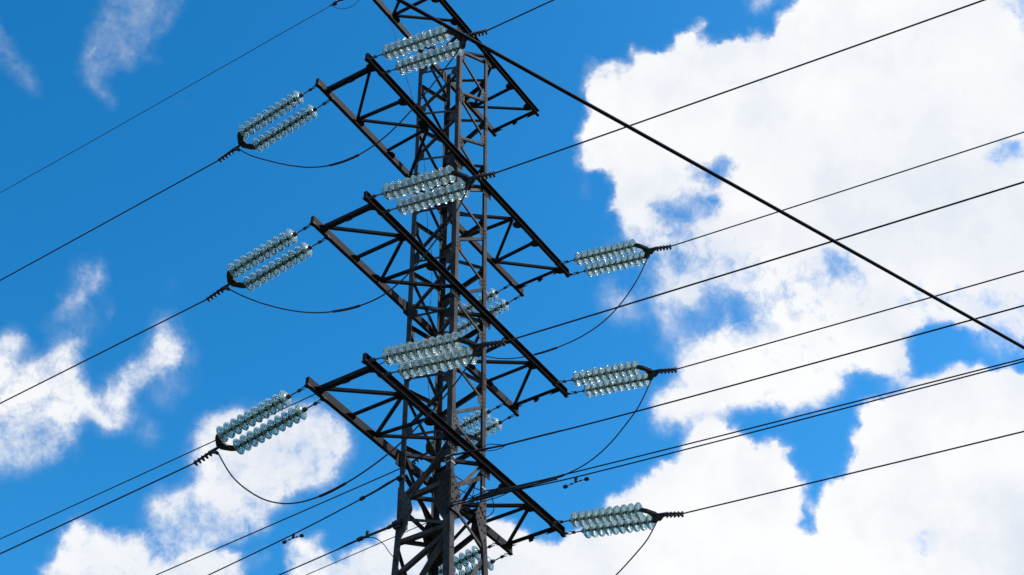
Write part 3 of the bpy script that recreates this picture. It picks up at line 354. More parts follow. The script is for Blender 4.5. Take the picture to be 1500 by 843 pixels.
# ------------------------------------------------------------------ mesh helpers
class MB:
    def __init__(s):
        s.v = []; s.f = []; s.sm = []

    def add(s, vs, fs, smooth=False):
        o = len(s.v)
        s.v += [tuple(v) for v in vs]
        s.f += [tuple(i + o for i in f) for f in fs]
        s.sm += [smooth] * len(fs)

    def prism(s, poly, base, a, b, ext):
        """polygon in the plane (a, b) at base, extruded by the vector ext"""
        base = Vector(base); a = Vector(a); b = Vector(b); ext = Vector(ext)
        n = len(poly)
        lo = [base + a * p[0] + b * p[1] for p in poly]
        hi = [p + ext for p in lo]
        fs = [tuple(range(n))[::-1], tuple(range(n, 2 * n))]
        fs += [(i, (i + 1) % n, n + (i + 1) % n, n + i) for i in range(n)]
        s.add(lo + hi, fs)

    def angle(s, p0, p1, size, t, a, b):
        """L section from p0 to p1, flanges along a and b, corner on the line"""
        p0 = Vector(p0); p1 = Vector(p1); d = (p1 - p0).normalized()
        a = Vector(a); a = (a - d * a.dot(d)).normalized()
        b = Vector(b); b = (b - d * b.dot(d)); b = (b - a * b.dot(a)).normalized()
        poly = [(0, 0), (size, 0), (size, t), (t, t), (t, size), (0, size)]
        s.prism(poly, p0, a, b, p1 - p0)

    def channel(s, p0, p1, h, fl, t, up, out):
        """C section: web of height h at the line, flanges pointing out"""
        poly = [(0, 0), (fl, 0), (fl, t), (t, t * 1.3), (t, h - t * 1.3), (fl, h - t), (fl, h), (0, h)]
        s.prism(poly, p0, Vector(out), Vector(up), Vector(p1) - Vector(p0))

    def box(s, c, ax, ay, az_):
        c = Vector(c); ax = Vector(ax); ay = Vector(ay); az_ = Vector(az_)
        vs = [c + ax * i + ay * j + az_ * k for i in (-1, 1) for j in (-1, 1) for k in (-1, 1)]
        s.add(vs, [(0, 1, 3, 2), (4, 6, 7, 5), (0, 4, 5, 1), (2, 3, 7, 6), (0, 2, 6, 4), (1, 5, 7, 3)])

    def bolt(s, c, n, r=0.016, h=0.016):
        s.tube([Vector(c), Vector(c) + Vector(n) * h], r, 6, smooth=False)

    def tube(s, pts, rad, seg=8, smooth=True, cap=True):
        pts = [Vector(p) for p in pts]
        rads = rad if isinstance(rad, (list, tuple)) else [rad] * len(pts)
        vs = []; n = len(pts)
        prev = None
        for i, p in enumerate(pts):
            d = (pts[min(i + 1, n - 1)] - pts[max(i - 1, 0)]).normalized()
            if prev is None:
                a = d.orthogonal().normalized()
            else:
                a = (prev - d * prev.dot(d)).normalized()
            prev = a
            b = d.cross(a)
            for k in range(seg):
                t = 2 * math.pi * k / seg
                vs.append(p + (a * math.cos(t) + b * math.sin(t)) * rads[i])
        fs = []
        for i in range(n - 1):
            for k in range(seg):
                k2 = (k + 1) % seg
                fs.append((i * seg + k, i * seg + k2, (i + 1) * seg + k2, (i + 1) * seg + k))
        s.add(vs, fs, smooth)
        if cap:
            o = len(s.v) - len(vs)
            s.f.append(tuple(o + k for k in range(seg))[::-1]); s.sm.append(False)
            s.f.append(tuple(o + (n - 1) * seg + k for k in range(seg))); s.sm.append(False)

    def lathe_y(s, prof, seg=24, closed=False, smooth=True):
        vs = []; n = len(prof)
        for (r, y) in prof:
            for k in range(seg):
                t = 2 * math.pi * k / seg
                vs.append((r * math.cos(t), y, r * math.sin(t)))
        fs = []
        for i in range(n if closed else n - 1):
            j = (i + 1) % n
            for k in range(seg):
                k2 = (k + 1) % seg
                fs.append((i * seg + k, j * seg + k, j * seg + k2, i * seg + k2))
        s.add(vs, fs, smooth)

    def build(s, name, mat, parent=None, loc=None, bevel=0.0):
        me = bpy.data.meshes.new(name)
        me.from_pydata(s.v, [], s.f)
        me.polygons.foreach_set('use_smooth', s.sm)
        me.validate()
        import bmesh
        bm = bmesh.new(); bm.from_mesh(me)
        bmesh.ops.recalc_face_normals(bm, faces=bm.faces)
        bm.to_mesh(me); bm.free()
        me.materials.append(mat)
        o = bpy.data.objects.new(name, me)
        col.objects.link(o)
        if parent:
            o.parent = parent
        if loc:
            o.location = loc
        return o


def empty(name, loc, label, cat, group=None):
    o = bpy.data.objects.new(name, None); col.objects.link(o)
    o.location = loc; o.empty_display_size = 0.3
    o['label'] = label; o['category'] = cat
    if group:
        o['group'] = group
    return o


def tag(o, label, cat, group=None):
    o['label'] = label; o['category'] = cat
    if group:
        o['group'] = group
    return o


def catmull(P, n=8):
    P = [Vector(p) for p in P]
    out = []
    for i in range(len(P) - 1):
        p0 = P[max(i - 1, 0)]; p1 = P[i]; p2 = P[i + 1]; p3 = P[min(i + 2, len(P) - 1)]
        for k in range(n):
            t = k / n
            out.append(0.5 * ((2 * p1) + (p2 - p0) * t + (2 * p0 - 5 * p1 + 4 * p2 - p3) * t * t + (3 * p1 - p0 - 3 * p2 + p3) * t ** 3))
    out.append(P[-1])
    return out


def smoothed(P, it=2):
    P = [Vector(p) for p in P]
    for _ in range(it):
        P = [P[0]] + [(P[i - 1] + P[i] * 2 + P[i + 1]) / 4 for i in range(1, len(P) - 1)] + [P[-1]]
    return P


# ------------------------------------------------------------------ ground
g = MB(); g.add([(-1500, -1500, 0), (1500, -1500, 0), (1500, 1500, 0), (-1500, 1500, 0)], [(0, 1, 2, 3)])
go = g.build('ground', GRASS); go['kind'] = 'structure'

# ------------------------------------------------------------------ the pylon
W0 = 0.626      # half width of the upper body
ZK = 19.55      # the body starts to flare below this height
TOP = 33.38
ARM_Z = {3: 20.504, 2: 24.504, 1: 28.479, 0: 33.212}
ARM_L = {3: 3.64, 2: 3.97, 1: 4.27, 0: 3.01}


def hw(z):
    return W0 if z > ZK else W0 + (ZK - z) * 0.030


def corner(leg, z):
    su, sv = leg
    return Vector((su * hw(z), sv * hw(z), z))


LA, LB, LC, LD = (-1, 1), (1, 1), (-1, -1), (1, -1)
pylon = empty('lattice_pylon', (0, 0, 0), 'dark steel lattice power pylon with flat cross arms carrying glass insulators', 'pylon')

for leg in (LA, LB, LC, LD):
    su, sv = leg
    mb = MB()
    for z0, z1, size in ((0.25, ZK, 0.150), (ZK, ARM_Z[1], 0.125), (ARM_Z[1], TOP, 0.108)):
        mb.angle(corner(leg, z0), corner(leg, z1), size, 0.013, (-su, 0, 0), (0, -sv, 0))
    # splice plates with bolts
    for zs in (ZK + 3.2, ARM_Z[1] + 2.3):
        c = corner(leg, zs)
        mb.box(c + Vector((-su * 0.055, sv * 0.006, 0)), (0.048, 0, 0), (0, 0.006, 0), (0, 0, 0.22))
        mb.box(c + Vector((su * 0.006, -sv * 0.055, 0)), (0.006, 0, 0), (0, 0.048, 0), (0, 0, 0.22))
        for k in (-0.17, -0.09, 0.09, 0.17):
            mb.bolt(c + Vector((-su * 0.055, sv * 0.012, k)), (0, sv, 0))
            mb.bolt(c + Vector((su * 0.012, -sv * 0.055, k)), (su, 0, 0))
    mb.build('leg', STEEL, pylon)
    fb = MB()
    fb.box(corner(leg, 0.13) , (0.32, 0, 0), (0, 0.32, 0), (0, 0, 0.14))
    fb.box(corner(leg, 0.32) , (0.2, 0, 0), (0, 0.2, 0), (0, 0, 0.05))
    fb.build('footing', CONC, pylon)

S = [32.35, 30.85, 29.25, 27.5, 25.95, 24.35, 22.65, 21.15, 19.15]
T = [33.2, 31.72, 30.15, 28.62, 27.05, 25.5, 23.95, 22.2, 20.75, 18.5]

bolts_on = True


def plate_mesh(leg, z, face, hgt=0.17, wid=0.27, low=0.0, thick=0.010, shape=0):
    """gusset plate on the inner side of the leg flange, in the plane of a face"""
    su, sv = leg
    fa, nrm = face
    inn = Vector(fa)          # direction along the face, away from this leg
    n = Vector(nrm)
    base = corner(leg, z) - n * 0.026
    jit = random.uniform(-0.02, 0.02)
    poly = [(0.03, -hgt), (0.11, -hgt - 0.01), (wid, -hgt * 0.45 + jit), (wid - 0.01, hgt * 0.35 + jit), (0.12, hgt), (0.03, hgt)]
    mb = MB()
    mb.prism(poly, base, inn, Vector((0, 0, 1)), n * thick)
    for k in (-0.1, 0.0, 0.1):
        mb.bolt(base + inn * 0.07 + Vector((0, 0, k)) + n * 0.026, n, 0.015, 0.016)
    for q in ((0.16, -0.05), (0.2, 0.03), (0.155, 0.06)):
        mb.bolt(base + inn * q[0] + Vector((0, 0, q[1])) + n * thick, n, 0.014, 0.014)
    return mb


def brace(l0, z0, l1, z1, nrm, size=0.063, t=0.007, inset=0.07, off=0.026, flip=1, mat=STEEL):
    """angle iron between two legs in the plane of a face"""
    n = Vector(nrm)
    p0 = corner(l0, z0) - n * off; p1 = corner(l1, z1) - n * off
    d = (p1 - p0).normalized()
    p0 = p0 + d * inset; p1 = p1 - d * inset
    side = d.cross(n) * flip
    if side.z < 0:
        side = -side * 1.0
    side = side * flip
    p0 -= side * size * 0.5; p1 -= side * size * 0.5
    mb = MB()
    mb.angle(p0, p1, size, t, side, -n)
    for q, s_ in ((p0, 1), (p1, -1)):
        for k in (0.045, 0.10):
            mb.bolt(q + d * s_ * k + side * size * 0.55, n, 0.013, 0.013)
    mb.build('brace', mat, pylon)


# faces: (leg with S nodes, leg with T nodes, outward normal)
FACES = [(LC, LD, (0, -1, 0)), (LA, LC, (-1, 0, 0)), (LD, LB, (1, 0, 0)), (LB, LA, (0, 1, 0))]
sizes = {0: 0.066, 1: 0.062, 2: 0.085, 3: 0.075}
for fi, (ls, lt, n) in enumerate(FACES):
    along = (corner(lt, 30) - corner(ls, 30)).normalized()
    # T[i] lies above S[i], S[i] above T[i + 1]
    for i in range(len(S)):
        brace(ls, S[i] + 0.05, lt, T[i] - 0.06, n, sizes[fi])
        if i + 1 < len(T):
            brace(ls, S[i] - 0.05, lt, T[i + 1] + 0.06, n, sizes[fi], flip=-1)
        if 19.3 < S[i] < 33:
            plate_mesh(ls, S[i], (along, n)).build('gusset_plate', STEEL, pylon)
        if 19.3 < T[i] < 33.1:
            plate_mesh(lt, T[i], (-along, n)).build('gusset_plate', STEEL, pylon)
    # lower body down to the footings
    zz = [18.5, 16.6, 14.6, 12.4, 10.0, 7.4, 4.4, 0.6]
    legs2 = [lt, ls]
    for i in range(len(zz) - 1):
        brace(legs2[i % 2], zz[i], legs2[(i + 1) % 2], zz[i + 1], n, 0.085)

# heavy joint where the narrow upper body meets the wider lower body
for fi, (ls, lt, n) in enumerate(FACES):
    along = (corner(lt, 19.3) - corner(ls, 19.3)).normalized()
    nv = Vector(n)
    for leg, a in ((ls, along), (lt, -along)):
        mb = MB()
        base = corner(leg, 19.25) + nv * 0.002
        poly = [(0.004, -0.66), (0.10, -0.66), (0.26, -0.36), (0.38, -0.08), (0.33, 0.14), (0.12, 0.52), (0.004, 0.58)]
        mb.prism(poly, base, a, Vector((0, 0, 1)), nv * 0.012)
        for q in ((0.06, -0.45), (0.06, -0.28), (0.06, -0.11), (0.06, 0.06), (0.06, 0.23), (0.06, 0.40), (0.17, -0.28), (0.24, -0.18), (0.30, -0.08), (0.20, 0.0), (0.27, 0.07), (0.14, 0.16), (0.20, 0.24)):
            mb.bolt(base + a * q[0] + Vector((0, 0, q[1])) + nv * 0.012, nv, 0.022, 0.018)
        mb.build('gusset_plate', STEEL, pylon)
# horizontal struts of the joint and the heavy diagonals seen in the photograph
brace(LA, 19.55, LC, 19.62, (-1, 0, 0), 0.10, off=0.03)
brace(LA, 18.55, LC, 18.55, (-1, 0, 0), 0.09, off=0.03)
brace(LC, 20.45, LA, 19.55, (-1, 0, 0), 0.09, off=0.04)
brace(LA, 19.35, LB, 19.25, (0, 1, 0), 0.11, off=0.03)
brace(LA, 20.2, LB, 19.5, (0, 1, 0), 0.11, off=0.04)
brace(LC, 18.45, LA, 17.75, (-1, 0, 0), 0.09, off=0.03)
brace(LC, 19.4, LD, 20.35, (0, -1, 0), 0.09, off=0.03)
brace(LD, 19.6, LB, 19.6, (1, 0, 0), 0.09, off=0.03)
brace(LD, 19.6, LB, 18.7, (1, 0, 0), 0.09, off=0.05)
# plan bracing (diaphragms) at the arm levels
for z in (ARM_Z[0], ARM_Z[1], ARM_Z[2], ARM_Z[3], 19.5):
    mb = MB()
    mb.angle(corner(LA, z + 0.12) + Vector((.05, -.05, 0)), corner(LD, z + 0.12) + Vector((-.05, .05, 0)), 0.07, 0.007, (0, 0, 1), (1, 1, 0))
    mb.build('brace', STEEL, pylon)

# ---------------------------------------------------- cross arms
WEB = 0.640
HB, FB = 0.195, 0.082
LAT = {
    'a': [((1.0, -1), (0.72, 1)), ((0.70, -1), (0.72, 1)), ((0.45, -1), (0.72, 1)), ((0.45, -1), (0.43, 1)), ((0.45, -1), (0.2, 1))],
    'b': [((0.70, -1), (1.0, 1)), ((0.69, -1), (0.69, 1)), ((0.68, -1), (0.45, 1)), ((0.42, -1), (0.45, 1)), ((0.18, -1), (0.45, 1))],
}
PAT = {0: 'a', 1: 'a', 2: 'b', 3: 'b'}
for lv in (0, 1, 2, 3):
    z = ARM_Z[lv]; l = ARM_L[lv]; ue = l - 0.27
    if lv == 0:
        lat = [((0.95, -1), (0.64, 1)), ((0.63, -1), (0.64, 1)), ((0.30, -1), (0.64, 1))]
        ue = 2.87
    else:
        lat = LAT[PAT[lv]]
    ao = bpy.data.objects.new('cross_arm', None); col.objects.link(ao); ao.parent = pylon; ao.empty_display_size = 0.3
    nodes = set()
    for (a, b) in lat:
        for q in (a, b):
            nodes.add((round(q[0], 1), q[1]))
    # junction plates lie under the webs, part of the arm itself
    for (fr, sd) in nodes:
        for s in (-1, 1):
            if fr < 0.3:
                continue
            u = s * ue * fr
            y = sd * 0.60
            arm = MB()
            hx = 0.13
            poly = [(-hx, 0.03), (hx, 0.03), (hx * 0.8, -0.055), (hx * 0.35, -0.105), (-hx * 0.35, -0.105), (-hx * 0.8, -0.055)]
            arm.prism(poly, (u, y, z + 0.012), (1, 0, 0), (0, sd, 0), (0, 0, 0.010))
            for k in (-0.08, 0, 0.08):
                arm.bolt((u + k, y - sd * 0.03, z + 0.012), (0, 0, -1), 0.014, 0.014)
            arm.build('gusset_plate', BEAMM, ao)
    # brackets tying the beams to the legs
    for su in (-1, 1):
        for sv in (-1, 1):
            arm = MB()
            arm.box((su * 0.60, sv * 0.634, z + 0.02), (0.17, 0, 0), (0, 0.006, 0), (0, 0, 0.20))
            for k in (-0.1, 0.0, 0.1):
                arm.bolt((su * 0.60 + k, sv * 0.640, z - 0.10), (0, sv, 0), 0.018, 0.018)
            arm.build('bracket', BEAMM, ao)
    for sv in (-1, 1):
        bm_ = MB()
        bm_.channel((-l, sv * WEB, z), (l, sv * WEB, z), HB, FB, 0.009, (0, 0, 1), (0, sv, 0))
        # hanger lugs for the strings at both ends
        if lv:
            for s in (-1, 1):
                for uu in (l - 0.02, l - 0.52):
                    bm_.box((s * uu, sv * (WEB + FB * 0.5), z - 0.012), (0.05, 0, 0), (0, FB * 0.5, 0), (0, 0, 0.010))
                    bm_.bolt((s * uu, sv * (WEB + FB * 0.6), z - 0.02), (0, 0, -1), 0.02, 0.025)
                # end stiffener plate
                bm_.box((s * (l - 0.004), sv * (WEB + FB * 0.5 + .004), z + HB * 0.5), (0.004, 0, 0), (0, FB * 0.5 - 0.006, 0), (0, 0, HB * 0.5 - 0.012))
        bm_.build('beam', BEAMM, ao)
    for s in (-1, 1):
        e = MB()
        u = s * ue
        e.angle((u, -WEB + 0.02, z + 0.026), (u, WEB - 0.02, z + 0.026), 0.10, 0.009, (-s, 0, 0), (0, 0, 1))
        e.box((u - s * 0.03, -0.02, z + 0.012), (0.07, 0, 0), (0, 0.07, 0), (0, 0, 0.008))
        e.box((u - s * 0.01, -0.02, z - 0.03), (0.012, 0, 0), (0, 0.05, 0), (0, 0, 0.035))
        # triangular haunches at both ends
        for sv in (-1, 1):
            e.prism([(0, 0), (-s * 0.16, 0), (0, -sv * 0.26)], (u + s * 0.03, sv * (WEB - 0.005), z + 0.003), (1, 0, 0), (0, 1, 0), (0, 0, 0.008))
        e.build('end_beam', BEAMM, ao)
        for (a, b) in lat:
            fa = a[0]; fb = b[0]
            p0 = Vector((s * ue * fa, a[1] * 0.60, z + 0.034)); p1 = Vector((s * ue * fb, b[1] * 0.60, z + 0.034))
            d = (p1 - p0).normalized()
            side = d.cross(Vector((0, 0, 1)))
            br = MB()
            sz = random.choice((0.055, 0.063, 0.063))
            br.angle(p0 - side * sz * .5, p1 - side * sz * .5, sz, 0.007, side, (0, 0, 1))
            br.build('arm_brace', BEAMM, ao)

# grounding lead hanging inside the lattice
gw = [[-0.3, 2.224, 36.573], [-0.3, 1.873, 35.336], [-0.3, 1.652, 34.497], [-0.3, 1.346, 33.121], [-0.3, 1.012, 31.809], [-0.3, 0.597, 29.574], [-0.3, 0.399, 27.128], [-0.3, 0.27, 26.277], [-0.3, 0.232, 25.09], [-0.3, 0.292, 24.132], [-0.3, 0.238, 22.549], [-0.3, 0.126, 21.784]]
mb = MB(); mb.tube(catmull(gw, 5), 0.007, 6); mb.build('grounding_wire', WIREM, pylon)

# ------------------------------------------------------------------ insulator sets
PITCH = 0.172
disc = MB()
disc.lathe_y([(0.0450, -0.0046), (0.0798, -0.0011), (0.1141, 0.0092), (0.1461, 0.0276), (0.1689, 0.0506), (0.1780, 0.0690), (0.1769, 0.0770), (0.1700, 0.0759),
              (0.1632, 0.0633), (0.1506, 0.0506), (0.1449, 0.0575), (0.1414, 0.0759), (0.1346, 0.0759), (0.1300, 0.0529), (0.1210, 0.0391), (0.1119, 0.0414),
              (0.1072, 0.0667), (0.1004, 0.0667), (0.0948, 0.0414), (0.0844, 0.0299), (0.0754, 0.0345), (0.0708, 0.0552), (0.0640, 0.0552), (0.0500, 0.0276), (0.0450, 0.0161)],
             28, closed=True)


def make_set():
    root = empty('insulator_set', (0, 0, 0), 'x', 'insulator', 'tension insulator sets')
    first_disc = None
    for sx in (-0.25, 0.25):
        m = MB()
        # shackle, link and ball eye between the arm and the first cap
        m.tube([(sx, -0.12, 0), (sx, -0.02, 0)], 0.016, 8)
        m.tube([(sx - 0.035, -0.13, 0), (sx - 0.035, -0.06, 0), (sx, -0.01, 0), (sx + 0.035, -0.06, 0), (sx + 0.035, -0.13, 0)], 0.012, 6)
        m.tube([(sx, 0.00, -0.035), (sx, 0.05, -0.028), (sx, 0.10, 0.0)], 0.012, 6)
        m.tube([(sx, 0.00, 0.035), (sx, 0.05, 0.028), (sx, 0.10, 0.0)], 0.012, 6)
        m.tube([(sx, 0.085, 0), (sx, 0.10, 0), (sx, 0.15, 0), (sx, 0.17, 0)], [0.02, 0.036, 0.036, 0.018], 10)
        m.tube([(sx, 0.16, 0), (sx, 0.34, 0)], 0.014, 8)
        y0 = 0.405
        for k in range(10):
            y = y0 + k * PITCH
            m.tube([(sx, y - 0.082, 0), (sx, y - 0.078, 0), (sx, y - 0.040, 0), (sx, y - 0.006, 0), (sx, y + 0.004, 0)],
                   [0.026, 0.038, 0.044, 0.052, 0.050], 12)
            m.tube([(sx, y + 0.0, 0), (sx, y + 0.03, 0), (sx, y + 0.095, 0)], [0.034, 0.022, 0.014], 8)
        yl = y0 + 9 * PITCH
        m.tube([(sx, yl + 0.08, 0), (sx, yl + 0.10, 0), (sx, yl + 0.15, 0), (sx, yl + 0.20, 0)], [0.03, 0.034, 0.03, 0.02], 10)
        m.tube([(sx, yl + 0.16, -0.03), (sx, yl + 0.16, 0.03)], 0.03, 10)
        st = m.build('insulator_string', CAPM, root)
        for k in range(10):
            y = y0 + k * PITCH
            if first_disc is None:
                first_disc = disc.build('glass_disc', GLASS, st, loc=(sx, y, 0))
            else:
                o = first_disc.copy(); col.objects.link(o); o.parent = st; o.location = (sx, y, 0)
    ye = 0.405 + 9 * PITCH + 0.16
    m = MB()
    poly = [(-0.30, -0.035), (-0.22, -0.055), (-0.09, 0.055), (0.09, 0.055), (0.22, -0.055), (0.30, -0.035), (0.30, 0.03), (0.24, 0.10), (0.07, 0.215), (-0.07, 0.215), (-0.24, 0.10), (-0.30, 0.03)]
    m.prism(poly, (0, ye, -0.02), (1, 0, 0), (0, 1, 0), (0, 0, 0.012))
    m.prism(poly, (0, ye, 0.012), (1, 0, 0), (0, 1, 0), (0, 0, 0.012))
    m.prism([(p[0] * 0.8, p[1] * 0.8 + 0.015) for p in poly], (0, ye, -0.009), (1, 0, 0), (0, 1, 0), (0, 0, 0.022))
    for sx in (-0.25, 0.25):
        m.bolt((sx, ye, -0.035), (0, 0, 1), 0.022, 0.07)
    m.bolt((0, ye + 0.13, -0.04), (0, 0, 1), 0.024, 0.08)
    m.build('yoke_plate', HARDW, root)
    # bolted strain clamp
    m = MB()
    yc = ye + 0.15
    m.tube([(0, yc, 0), (0, yc + 0.07, 0), (0, yc + 0.13, -0.01)], [0.035, 0.03, 0.03], 8)
    m.tube([(0, yc + 0.10, -0.005), (0, yc + 0.26, -0.012), (0, yc + 0.34, -0.020), (0, yc + 0.68, -0.055)], [0.028, 0.036, 0.028, 0.021], 8)
    # the keel that turns the conductor down to the jumper
    m.tube([(0, yc + 0.30, -0.02), (0, yc + 0.20, -0.055), (0, yc + 0.11, -0.11), (0, yc + 0.08, -0.15)], [0.03, 0.034, 0.034, 0.024], 8)
    m.box((0, yc + 0.13, -0.10), (0.045, 0, 0), (0, 0.03, 0.03), (0, -0.02, 0.02))
    cl = m.build('strain_clamp', HARDW, root)
    for k in range(5):
        b_ = MB()
        y = yc + 0.29 + k * 0.090
        z = -0.018 - (k * 0.090) * 0.1
        b_.tube([(-0.036, y - 0.012, z - 0.075), (-0.036, y, z), (-0.020, y + 0.006, z + 0.036), (0.020, y + 0.006, z + 0.036), (0.036, y, z), (0.036, y - 0.012, z - 0.075)], 0.011, 6)
        b_.box((0, y, z - 0.038), (0.052, 0, 0), (0, 0.021, 0), (0, 0, 0.012))
        b_.bolt((-0.036, y - 0.01, z - 0.066), (0, 0, 1), 0.020, 0.020)
        b_.bolt((0.036, y - 0.01, z - 0.066), (0, 0, 1), 0.020, 0.020)
        b_.build('u_bolt', HARDW, cl)
    return root


def copy_tree(o, parent=None):
    c = o.copy(); col.objects.link(c)
    if parent:
        c.parent = parent
    for ch in list(o.children):
        copy_tree(ch, c)
    return c


proto = make_set()
# level, side (u), beam (v), tilt below horizontal (slope), label
SETS = [
    (1, -1, 1, 0.150, 'double row of glass discs pulling left off the left end of the highest insulated arm'),
    (2, -1, 1, 0.142, 'double row of glass discs pulling left off the left end of the middle insulated arm'),
    (3, -1, 1, 0.155, 'double row of glass discs pulling left off the lowest arm before a white cloud'),
    (1, -1, -1, 0.212, 'double row of glass discs at the top of the frame, behind the thick diagonal cable'),
    (2, -1, -1, 0.205, 'double row of glass discs crossing the lattice body at the middle insulated arm'),
    (3, -1, -1, 0.200, 'largest looking double row of glass discs, crossing the lattice body above the lowest arm'),
    (1, 1, -1, 0.212, 'double row of glass discs pulling right off the right end of the highest insulated arm'),
    (2, 1, -1, 0.212, 'double row of glass discs pulling right off the right end of the middle arm'),
    (3, 1, -1, 0.205, 'double row of glass discs pulling right off the lowest arm against a big white cloud'),
    (1, 1, 1, 0.150, 'glass discs half hidden behind the lattice under the right half of the highest insulated arm'),
    (2, 1, 1, 0.150, 'glass discs half hidden behind the lattice under the right half of the middle arm'),
    (3, 1, 1, 0.155, 'glass discs half hidden behind the pylon legs at the bottom edge of the frame'),
]
GR = 'power conductors strung from the insulator sets'
WL = {
    (1, -1, 1): 'thin dark conductor running down left from the highest of the left hanging insulator sets',
    (2, -1, 1): 'thin dark conductor running down left from the middle of the left hanging insulator sets',
    (3, -1, 1): 'dark conductor running down left from the insulator set in front of the white cloud',
    (1, -1, -1): 'short visible conductor leaving the frame at the top just right of the pylon',
    (2, -1, -1): 'dark conductor rising right from the middle arm to the top right corner of the frame',
    (3, -1, -1): 'dark conductor rising right from the insulator set on the pylon body above the lowest arm',
    (1, 1, -1): 'dark conductor rising right from the right end insulators of the highest insulated arm',
    (2, 1, -1): 'dark conductor rising right from the right end insulators of the middle insulated arm',
    (3, 1, -1): 'dark conductor crossing the big white cloud at the lower right',
    (1, 1, 1): 'thin conductor from behind the pylon passing above the clamp of the lowest left insulator set',
    (2, 1, 1): 'thin conductor from behind the pylon crossing the lower left clouds beside the sagging lowest jumper',
    (3, 1, 1): 'conductor behind the pylon leaving the bottom edge of the frame',
}
KEEL = {}
UC = {1: 4.0, 2: 3.68, 3: 3.33}
for i, (lv, su, sv, slope, lab) in enumerate(SETS):
    o = proto if i == 0 else copy_tree(proto)
    o['label'] = lab
    uc = su * (ARM_L[lv] - 0.27)
    if su > 0:
        uc = {1: 4.0, 2: 3.66, 3: 3.33}[lv]
    z = ARM_Z[lv] - 0.02
    shift = 0.0 if su > 0 and sv < 0 else (0.10 if sv > 0 else 0.06)
    o.location = (uc, sv * (0.85 - shift), z)
    ang = math.atan(slope)
    if sv > 0:
        o.rotation_euler = (-ang, 0, 0)
    else:
        o.rotation_euler = (-ang, 0, math.pi)
    # conductor
    ca, sa = math.cos(ang), math.sin(ang)

    def loc(y, zz):
        return Vector((uc, sv * (0.85 - shift + y * ca + zz * sa), z - y * sa + zz * ca))
    p_in = loc(2.46, -0.018); p_a = loc(2.94, -0.062)
    KEEL[(lv, su, sv)] = loc(2.34, -0.15)
    # the edge of the picture gives one more point of the span
    ty, tz = {(1, -1, 1): (10.511, -0.901), (2, -1, 1): (9.732, -0.785), (3, -1, 1): (9.002, -0.842), (1, -1, -1): (5.277, -0.777),
              (2, -1, -1): (13.387, -1.868), (3, -1, -1): (13.017, -1.661), (1, 1, -1): (12.255, -1.594), (2, 1, -1): (11.521, -1.514),
              (3, 1, -1): (10.784, -1.376), (1, 1, 1): (18.686, -1.248), (2, 1, 1): (11.653, -0.96), (3, 1, 1): (10.0, -0.86)}[(lv, su, sv)]
    yy = abs(p_a.y); K = 0.0009
    dz = (ARM_Z[lv] + tz - p_a.z); D_ = ty - yy
    s0 = dz / D_ - 0.5 * K * D_
    pts = [p_in, p_a]
    t = 0.0
    while t < 170:
        t += 1.0 if t < 20 else 6.0
        pts.append(Vector((uc, sv * (yy + t), p_a.z + s0 * t + 0.5 * K * t * t)))
    m = MB(); m.tube(pts, 0.0155, 8)
    w = m.build('power_conductor', WIREM)
    tag(w, WL[(lv, su, sv)], 'wire', GR)

